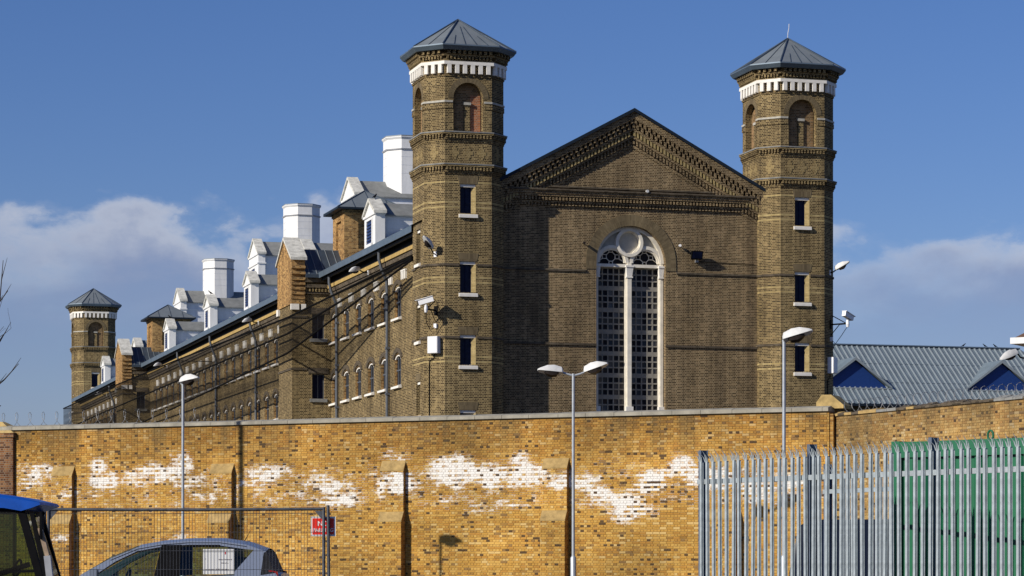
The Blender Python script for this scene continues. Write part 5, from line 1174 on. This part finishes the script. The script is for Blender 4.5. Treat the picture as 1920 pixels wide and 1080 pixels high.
for sg in (-1, 1):
    m = MB(); m.prism([(3.05, 1.25), (3.55, 1.25), (3.14, 1.80), (2.55, 1.80), (2.55, 1.25)], sg * 0.86, sg * 0.875, 'xz'); m.build('side_window', 'dark_glass', vn)
    for x in (0.85, 3.85):
        m = MB(); m.tube([(x, sg * 0.66, 0.33), (x, sg * 0.90, 0.33)], 0.33, 20); w = m.build('wheel', 'rubber', vn); m = MB(); m.tube([(x, sg * 0.86, 0.33), (x, sg * 0.915, 0.33)], 0.2, 14); m.build('rim', 'alloy', w)
    m = MB(); m.box(4.45, 4.66, sg * 0.62 - 0.14, sg * 0.62 + 0.14, 0.75, 0.92); m.build('headlight', 'lamp_grey', vn)
m = MB(); m.hexa([(3.30, -0.72, 1.90), (3.30, 0.72, 1.90), (3.74, 0.76, 1.24), (3.74, -0.76, 1.24), (3.33, -0.72, 1.92), (3.33, 0.72, 1.92), (3.77, 0.76, 1.26), (3.77, -0.76, 1.26)]); m.build('windscreen', 'dark_glass', vn)

# ================================================================ TEMPORARY MESH FENCE
def heras(org, rz, L, label, H=1.965):
    t = thing('mesh_fence_panel', label, 'fence', org, rz, 'temporary mesh fence panels')
    m = MB(); m.tube([(0, 0, 0.06), (0, 0, H + 0.03)], 0.021, 10); m.build('post', 'tube_steel', t, smooth=True)
    m = MB(); m.tube([(L, 0, 0.06), (L, 0, H + 0.03)], 0.021, 10); m.build('post', 'tube_steel', t, smooth=True)
    m = MB(); m.tube([(0, 0, H), (L * .3, 0, H - 0.006), (L * 0.6, 0, H - 0.004), (L, 0, H + 0.006)], 0.021, 10); m.build('top_rail', 'tube_steel', t, smooth=True)
    m = MB(); m.tube([(0, 0, 0.2), (L, 0, 0.2)], 0.021, 10); m.build('bottom_rail', 'tube_steel', t, smooth=True)
    w = MB(); x = 0.042
    while x < L: w.tube([(x, 0, 0.2), (x, 0, H)], 0.0024, 4, caps=False); x += 0.042
    z = 0.44
    while z < H: w.tube([(0, 0.004, z), (L, 0.004, z)], 0.0032, 4, caps=False); z += 0.245
    w.build('wire_mesh', 'tube_steel', t, kind='stuff')
    for x, s_ in ((0.0, 1), (L, -1)):
        g_ = MB(); g_.prism([(x, H - 0.02), (x + s_ * 0.12, H - 0.02), (x, H - 0.16)], -0.004, 0.004, 'xz'); g_.build('corner_gusset', 'tube_steel', t)
        f = MB(); f.loft([[(x - .34, -.12, 0.004), (x + .34, -.12, 0.004), (x + .34, .12, 0.004), (x - .34, .12, 0.004)], [(x - .30, -.09, .13), (x + .30, -.09, .13), (x + .30, .09, .13), (x - .30, .09, .13)]]); f.build('foot_block', 'rubber', t)
    return t
hx0, hx1 = at(91, 35)[0], at(607, 35)[0]
heras((hx0, 35.0, 0), 0.0, hx1 - hx0, 'wire mesh fence panel in front of the silver car with notices on it')
hp = heras((hx0 - 0.05 - 3.45 * math.cos(R(-4)), 35.0 + 3.45 * math.sin(R(4)), 0), R(-4), 3.45, 'wire mesh fence panel running behind the blue tractor cab')
m = MB(); m.tube([(hx1 + 0.075, 35.03, 0.004), (hx1 + 0.055, 35.02, 2.02)], 0.022, 10); o = m.build('steel_post', 'tube_steel', None, smooth=True)
tag(o, 'separate steel post leaning against the fence end by the red sign', 'post')
# signs
def text_mesh(txt, size, mat, name):
    cu = bpy.data.curves.new(name, 'FONT'); cu.body = txt; cu.size = size; cu.align_x = 'CENTER'; cu.align_y = 'CENTER'; cu.extrude = 0.001; cu.offset = size * 0.018
    tmp = bpy.data.objects.new('tmp', cu); COL.objects.link(tmp); dg = bpy.context.evaluated_depsgraph_get(); dg.update()
    me = bpy.data.meshes.new_from_object(tmp.evaluated_get(dg)); bpy.data.objects.remove(tmp); me.name = name; me.materials.clear(); me.materials.append(MAT[mat]); return me
sg = thing('no_parking_sign', 'red and white NO PARKING sign hung behind the end posts of the mesh fence', 'sign', (*at(606, 35.06), EYE + (HZ - 987) / FPX * 35.06))
m = MB(); m.box(-0.165, 0.165, -0.003, 0.003, -0.13, 0.13); m.build('board', 'sign_white', sg)
m = MB(); m.box(-0.142, 0.142, -0.006, -0.0032, -0.107, 0.107); m.build('red_field', 'sign_red', sg)
for txt, z, s_ in (('NO', 0.035, 0.085), ('PARKING', -0.05, 0.066)):
    o = inst('lettering', text_mesh(txt, s_, 'sign_white', 'lettering'), sg, (0, -0.0075, z)); o.rotation_euler = (R(90), 0, 0)
    o.scale.x = 0.98 if txt == 'PARKING' else 1.1
pn = thing('paper_notice', 'white paper notice with faint lines of print, fixed to the mesh fence', 'notice', (*at(410, 35.02), EYE + (HZ - 1053) / FPX * 35.02))
m = MB(); m.box(-0.205, 0.205, -0.001, 0.001, -0.165, 0.165); m.build('sheet', 'sign_white', pn)
m = MB()
for (x0, x1, z) in ((0.0, 0.17, 0.02), (0.03, 0.13, -0.025), (-0.17, 0.12, -0.11), (-0.18, -0.165, 0.03)):
    x = x0
    while x < x1:
        w = random.uniform(0.008, 0.02); m.box(x, x + w, -0.003, -0.0015, z, z + random.uniform(0.008, 0.018)); x += w + 0.006
m.build('print_lines', 'print_grey', pn, kind='stuff')
m = MB(); m.box(0.075, 0.095, -0.003, -0.0015, 0.095, 0.13); m.build('print_mark', 'print_red', pn)

# ================================================================ SILVER-BLUE HATCHBACK
YC = 37.0
def cp(px, py): return ((px - CX) / FPX * YC, EYE + (HZ - py) / FPX * YC)
car = thing('parked_car', 'silver-blue hatchback car parked behind the mesh fence', 'car', (0, YC + 0.82, 0))
HWB = 0.83
def chw(z): return HWB - 0.02 - max(0, z - 1.0) * 0.30
roofl = [cp(150, 1078), cp(205, 1047), cp(255, 1026), cp(300, 1018), cp(350, 1014), cp(410, 1014), cp(460, 1021), cp(497, 1034)]
belt = 1.05
# body below the windows
st = [(-7.10, 0.42, 0.62, 0.50), (-7.06, 0.30, 0.74, 0.66), (-6.85, 0.24, 0.86, 0.76), (-6.45, 0.22, 0.97, 0.82), (-6.02, 0.22, 1.06, 0.83), (-5.2, 0.20, 1.05, 0.84), (-4.4, 0.20, 1.06, 0.84), (-3.75, 0.22, 1.09, 0.83), (-3.40, 0.26, 1.12, 0.79), (-3.22, 0.34, 1.10, 0.72), (-3.16, 0.45, 0.80, 0.66)]
m = MB(); rings = []
for (x, zb, zt, hw) in st:
    zm = zb + (zt - zb) * 0.55
    half = [(0.0, zb), (hw * 0.86, zb), (hw * 0.98, zb + (zt - zb) * 0.22), (hw, zm), (hw * 0.985, zt - 0.06), (hw * 0.93, zt), (0.0, zt + 0.02)]
    rings.append([(x, y, z) for y, z in half] + [(x, -y, z) for y, z in reversed(half[1:-1])])
m.loft(rings); body = m.build('body', 'car_paint', car, smooth=True)
def edge_in(p, dz): return (p[0], p[1] - dz)
def sidepoly(mb, pts, sgn, off=0.0, mat=0): mb.poly([(x, sgn * (chw(z) + off), z) for x, z in pts], mat)
inner = [edge_in(p, 0.065) for p in roofl]; inner[0] = (roofl[0][0] + 0.16, belt); inner[1] = (roofl[1][0] + 0.07, roofl[1][1] - 0.055)
Cq = [cp(439, 1072), cp(474, 1031)]
m = MB()
for sgn in (-1, 1):
    up = roofl[:7]; lo = inner[:7]
    for i in range(6): sidepoly(m, [up[i], up[i + 1], lo[i + 1], lo[i]], sgn)
    sidepoly(m, [(roofl[0][0] - 0.06, belt - 0.02), roofl[0], inner[0]], sgn)
    sidepoly(m, [Cq[0], Cq[1], inner[6], roofl[6], roofl[7], cp(505, 1058), (-3.24, belt), (Cq[0][0], belt - 0.01)], sgn)
    sidepoly(m, [(-6.2, belt - 0.03), (-3.24, belt - 0.03), (-3.24, belt + 0.02), (-6.1, belt + 0.02)], sgn, 0.004)
ny = 8
grid = []
for (x, z) in roofl[2:]:
    row = []
    for j in range(ny + 1):
        y = -chw(z) + 2 * chw(z) * j / ny; row.append((x, y, z + 0.045 * (1 - (y / chw(z)) ** 2)))
    grid.append(row)
for a, b in zip(grid[:-1], grid[1:]):
    for j in range(ny): m.poly([a[j], b[j], b[j + 1], a[j + 1]])
shell = m.build('roof_and_pillars', 'car_paint', car, smooth=True)
for sgn in (-1, 1): m = MB(); sidepoly(m, [cp(288, 1080), cp(300, 1022), cp(338, 1021), cp(335, 1080)], sgn, 0.003); m.build('door_pillar', 'black_plastic', car)
for sgn in (-1, 1):
    m = MB()
    for i in range(5):
        a, b = inner[i], inner[i + 1]; sidepoly(m, [(a[0], a[1] + 0.012), (b[0], b[1] + 0.012), (b[0], b[1] - 0.012), (a[0], a[1] - 0.012)], sgn, 0.006)
    m.build('window_seal', 'black_plastic', car)
for sgn in (-1, 1):
    m = MB(); sidepoly(m, [inner[0]] + inner[1:4] + [cp(298, 1023), cp(286, 1082), (inner[0][0], belt - 0.01)], sgn, -0.008); m.build('side_window', 'car_glass', car)
    m = MB(); sidepoly(m, [cp(335, 1082), cp(338, 1021), inner[5], inner[6], Cq[1], Cq[0]], sgn, -0.008); m.build('side_window', 'car_glass', car)
    m = MB(); m.obox((-5.78, sgn * 0.93, 1.10), (0.05, 0, 0), (0, 0.09, 0), (0, 0, 0.075)); m.build('wing_mirror', 'car_paint', car)
    m = MB(); m.prism([(-3.36, 0.78), (-3.20, 0.78), (-3.26, 1.14), (-3.38, 1.16)], sgn * 0.735, sgn * 0.775, 'xz'); m.build('tail_light', 'tail_red', car)
    m = MB(); m.prism([(-7.02, 0.68), (-6.72, 0.74), (-6.68, 0.86), (-6.9, 0.83)], sgn * 0.60, sgn * 0.785, 'xz'); m.build('headlight', 'lamp_grey', car)
    for x in (-6.40, -3.86):
        w = MB(); w.tube([(x, sgn * 0.66, 0.30), (x, sgn * 0.70, 0.30), (x, sgn * 0.83, 0.30), (x, sgn * 0.86, 0.30)], [0.28, 0.30, 0.30, 0.275], 24); wo = w.build('wheel', 'rubber', car, smooth=True)
        w = MB(); w.tube([(x, sgn * 0.82, 0.30), (x, sgn * 0.868, 0.30)], [0.2, 0.19], 20); w.build('rim', 'alloy', wo)
m = MB(); zr = roofl[2][1]; m.poly([(roofl[0][0], -chw(roofl[0][1]), roofl[0][1]), (roofl[0][0], chw(roofl[0][1]), roofl[0][1]), (roofl[1][0], chw(roofl[1][1]), roofl[1][1] + .02), (roofl[1][0], -chw(roofl[1][1]), roofl[1][1] + .02)]); m.poly([(roofl[1][0], -chw(roofl[1][1]), roofl[1][1] + .02), (roofl[1][0], chw(roofl[1][1]), roofl[1][1] + .02), (roofl[2][0], chw(zr), zr + .02), (roofl[2][0], -chw(zr), zr + .02)]); m.build('windscreen', 'car_glass', car)
m = MB(); a, b = roofl[7], cp(514, 1075); m.poly([(a[0], -chw(a[1]), a[1]), (a[0], chw(a[1]), a[1]), (b[0], chw(b[1]), b[1]), (b[0], -chw(b[1]), b[1])]); m.poly([(b[0], -chw(b[1]), b[1]), (b[0], chw(b[1]), b[1]), (-3.2, 0.74, 1.0), (-3.2, -0.74, 1.0)]); m.build('rear_window', 'cell_glass', car)
for sgn in (-1, 1):
    m = MB(); sidepoly(m, [cp(493, 1036), cp(498, 1034), cp(514, 1074), cp(488, 1078)], sgn, 0.006); m.build('rear_corner_glass', 'cell_glass', car)
    m = MB()
    for i in range(1, 6):
        a, b = roofl[i], roofl[i + 1]; sidepoly(m, [(a[0], a[1] - 0.022), (b[0], b[1] - 0.022), (b[0], b[1] - 0.030), (a[0], a[1] - 0.030)], sgn, 0.004)
    m.build('roof_groove', 'black_plastic', car)
m = MB(); m.tube([(-3.80, 0.0, 1.555), (-3.74, 0, 1.66), (-3.71, 0, 1.72)], [0.008, 0.004, 0.003], 5); m.build('aerial', 'black_plastic', car)
for x in (-5.05, -4.05):
    for y in (-0.36, 0.36):
        m = MB(); m.hexa([(x - .25, y - .22, .62), (x + .25, y - .22, .62), (x + .25, y + .22, .62), (x - .25, y + .22, .62), (x + .12, y - .2, 1.12), (x + .27, y - .2, 1.12), (x + .27, y + .2, 1.12), (x + .12, y + .2, 1.12)]); m.box(x + .17, x + .28, y - .11, y + .11, 1.12, 1.34); m.build('seat', 'seat_dark', car)
m = MB(); m.tube([(-5.52 + 0.05 * math.cos(a * math.pi / 10), 0.36 + 0.18 * math.sin(a * math.pi / 10), 1.0 + 0.17 * math.cos(a * math.pi / 10)) for a in range(21)], 0.016, 6); m.box(-6.0, -5.6, -0.7, 0.7, 0.85, 1.02); m.build('dashboard', 'seat_dark', car)

# ================================================================ BLUE TRACTOR
YT = 31.0
def tp_(px, py): return ((px - CX) / FPX * YT, EYE + (HZ - py) / FPX * YT)
tr_ = thing('tractor', 'compact tractor with blue cab roof and dark cab frame, beside the mesh fence', 'tractor', (0, YT + 0.62, 0))
m = MB(); rings = []
for (fy, k) in ((-0.66, 0.0), (-0.63, 0.6), (-0.5, 1.0), (0.5, 1.0), (0.63, 0.6), (0.66, 0.0)):
    top = [(-7.35, 1.90), (-7.2, 2.0 + .045 * k), (-6.5, 2.045 + .045 * k), (-6.0, 2.03 + .045 * k), (-5.7, 2.0 + .03 * k), (-5.49, 1.965 + .012 * k), (-5.475, 1.945)]
    bot = [(-5.58, 1.905), (-5.70, 1.87 - .0 * k), (-5.90, 1.905), (-6.6, 1.915), (-7.25, 1.89)]
    rings.append([(x, fy, z) for x, z in top + bot])
m.loft(rings); m.build('cab_roof', 'tractor_blue', tr_, smooth=True)
def post(a, b, y, w, name='cab_pillar', mat='black_plastic'):
    m = MB(); m.bar((a[0], y, a[1]), (b[0], y, b[1]), w, w); return m.build(name, mat, tr_)
for y in (-0.58, 0.58):
    post(tp_(40, 960), tp_(80, 1105), y, 0.085); post((-7.1, 1.92), (-7.15, 0.75), y, 0.08); post((-7.1, 1.90), (-5.66, 1.88), y, 0.06, 'cab_rail')
    post((-7.1, 0.92), (-5.4, 0.90), y, 0.06, 'cab_rail'); post(tp_(0, 1072), tp_(66, 1071), y, 0.03, 'cab_rail')
for x, z in ((-5.7, 1.88), (-7.1, 1.9), (-5.4, 0.9)):
    m = MB(); m.bar((x, -0.58, z), (x, 0.58, z), 0.06, 0.06); m.build('cross_rail', 'black_plastic', tr_)
for y in (-0.575, 0.575):
    m = MB(); m.poly([(-7.1, y, 0.94), (-5.42, y, 0.94), (-5.69, y, 1.87), (-7.08, y, 1.88)]); m.build('cab_window', 'tractor_glass', tr_)
m = MB(); m.poly([(-5.41, -0.56, 0.94), (-5.41, 0.56, 0.94), (-5.69, 0.56, 1.87), (-5.69, -0.56, 1.87)]); m.build('windscreen', 'tractor_glass', tr_)
post(tp_(60, 962), tp_(88, 1090), -0.62, 0.05, 'door_frame'); post(tp_(66, 968), tp_(84, 962), -0.62, 0.03, 'mirror_arm')
m = MB(); m.obox((tp_(79, 980)[0], -0.64, tp_(79, 985)[1]), (0.012, 0, 0), (0, 0.09, 0), (0, 0, 0.16)); m.build('mirror', 'black_plastic', tr_)
a, b = tp_(76, 990), tp_(90, 1042); post(a, b, -0.66, 0.05, 'hydraulic_arm', 'tractor_rust'); c = tp_(95, 1085); post(b, c, -0.66, 0.075, 'hydraulic_ram', 'lamp_grey')
m = MB(); m.bar((tp_(0, 1078)[0] - .1, -0.25, tp_(0, 1078)[1]), (tp_(45, 1058)[0], -0.25, tp_(45, 1058)[1]), 0.05, 0.06); m.build('steering_column', 'black_plastic', tr_)
m = MB(); m.tube([(tp_(20, 1066)[0] + 0.03 * math.cos(a * math.pi / 10), -0.2 + 0.19 * math.sin(a * math.pi / 10), tp_(20, 1066)[1] + 0.1 * math.cos(a * math.pi / 10)) for a in range(21)], 0.014, 6); m.build('steering_wheel', 'black_plastic', tr_)
m = MB(); m.hexa([(-6.95, -.25, .75), (-6.35, -.25, .75), (-6.35, .25, .75), (-6.95, .25, .75), (-7.0, -.22, 1.42), (-6.82, -.22, 1.42), (-6.82, .22, 1.42), (-7.0, .22, 1.42)]); m.build('seat', 'seat_dark', tr_)
m = MB(); m.hexa([(-5.45, -.33, .5), (-4.05, -.27, .5), (-4.05, .27, .5), (-5.45, .33, .5), (-5.45, -.33, 1.04), (-4.12, -.25, .92), (-4.12, .25, .92), (-5.45, .33, 1.04)]); m.build('bonnet', 'tractor_blue', tr_)
m = MB(); m.box(-7.1, -4.2, -0.22, 0.22, 0.32, 0.62); m.box(-7.1, -5.45, -0.5, 0.5, 0.55, 0.9); m.build('chassis', 'black_plastic', tr_)
for x, r_, hw in ((-6.75, 0.58, 0.17), (-4.5, 0.36, 0.11)):
    for sgn in (-1, 1):
        yc = sgn * 0.62
        m = MB(); m.tube([(x, yc - hw, r_), (x, yc - hw * .7, r_), (x, yc + hw * .7, r_), (x, yc + hw, r_)], [r_ * .9, r_, r_, r_ * .9], 26)
        for q in range(18):
            a = q * 2 * math.pi / 18; m.obox((x + r_ * math.cos(a), yc, r_ + r_ * math.sin(a)), (0.02 * math.cos(a), 0, 0.02 * math.sin(a)), (0.05 * -math.sin(a), hw * .8, 0.05 * math.cos(a)), (-0.02 * math.sin(a), 0, 0.02 * math.cos(a)))
        wo = m.build('wheel', 'rubber', tr_); m = MB(); m.tube([(x, yc - hw * 1.02, r_), (x, yc + hw * 1.02, r_)], r_ * 0.55, 20); m.build('rim', 'tractor_blue', wo)
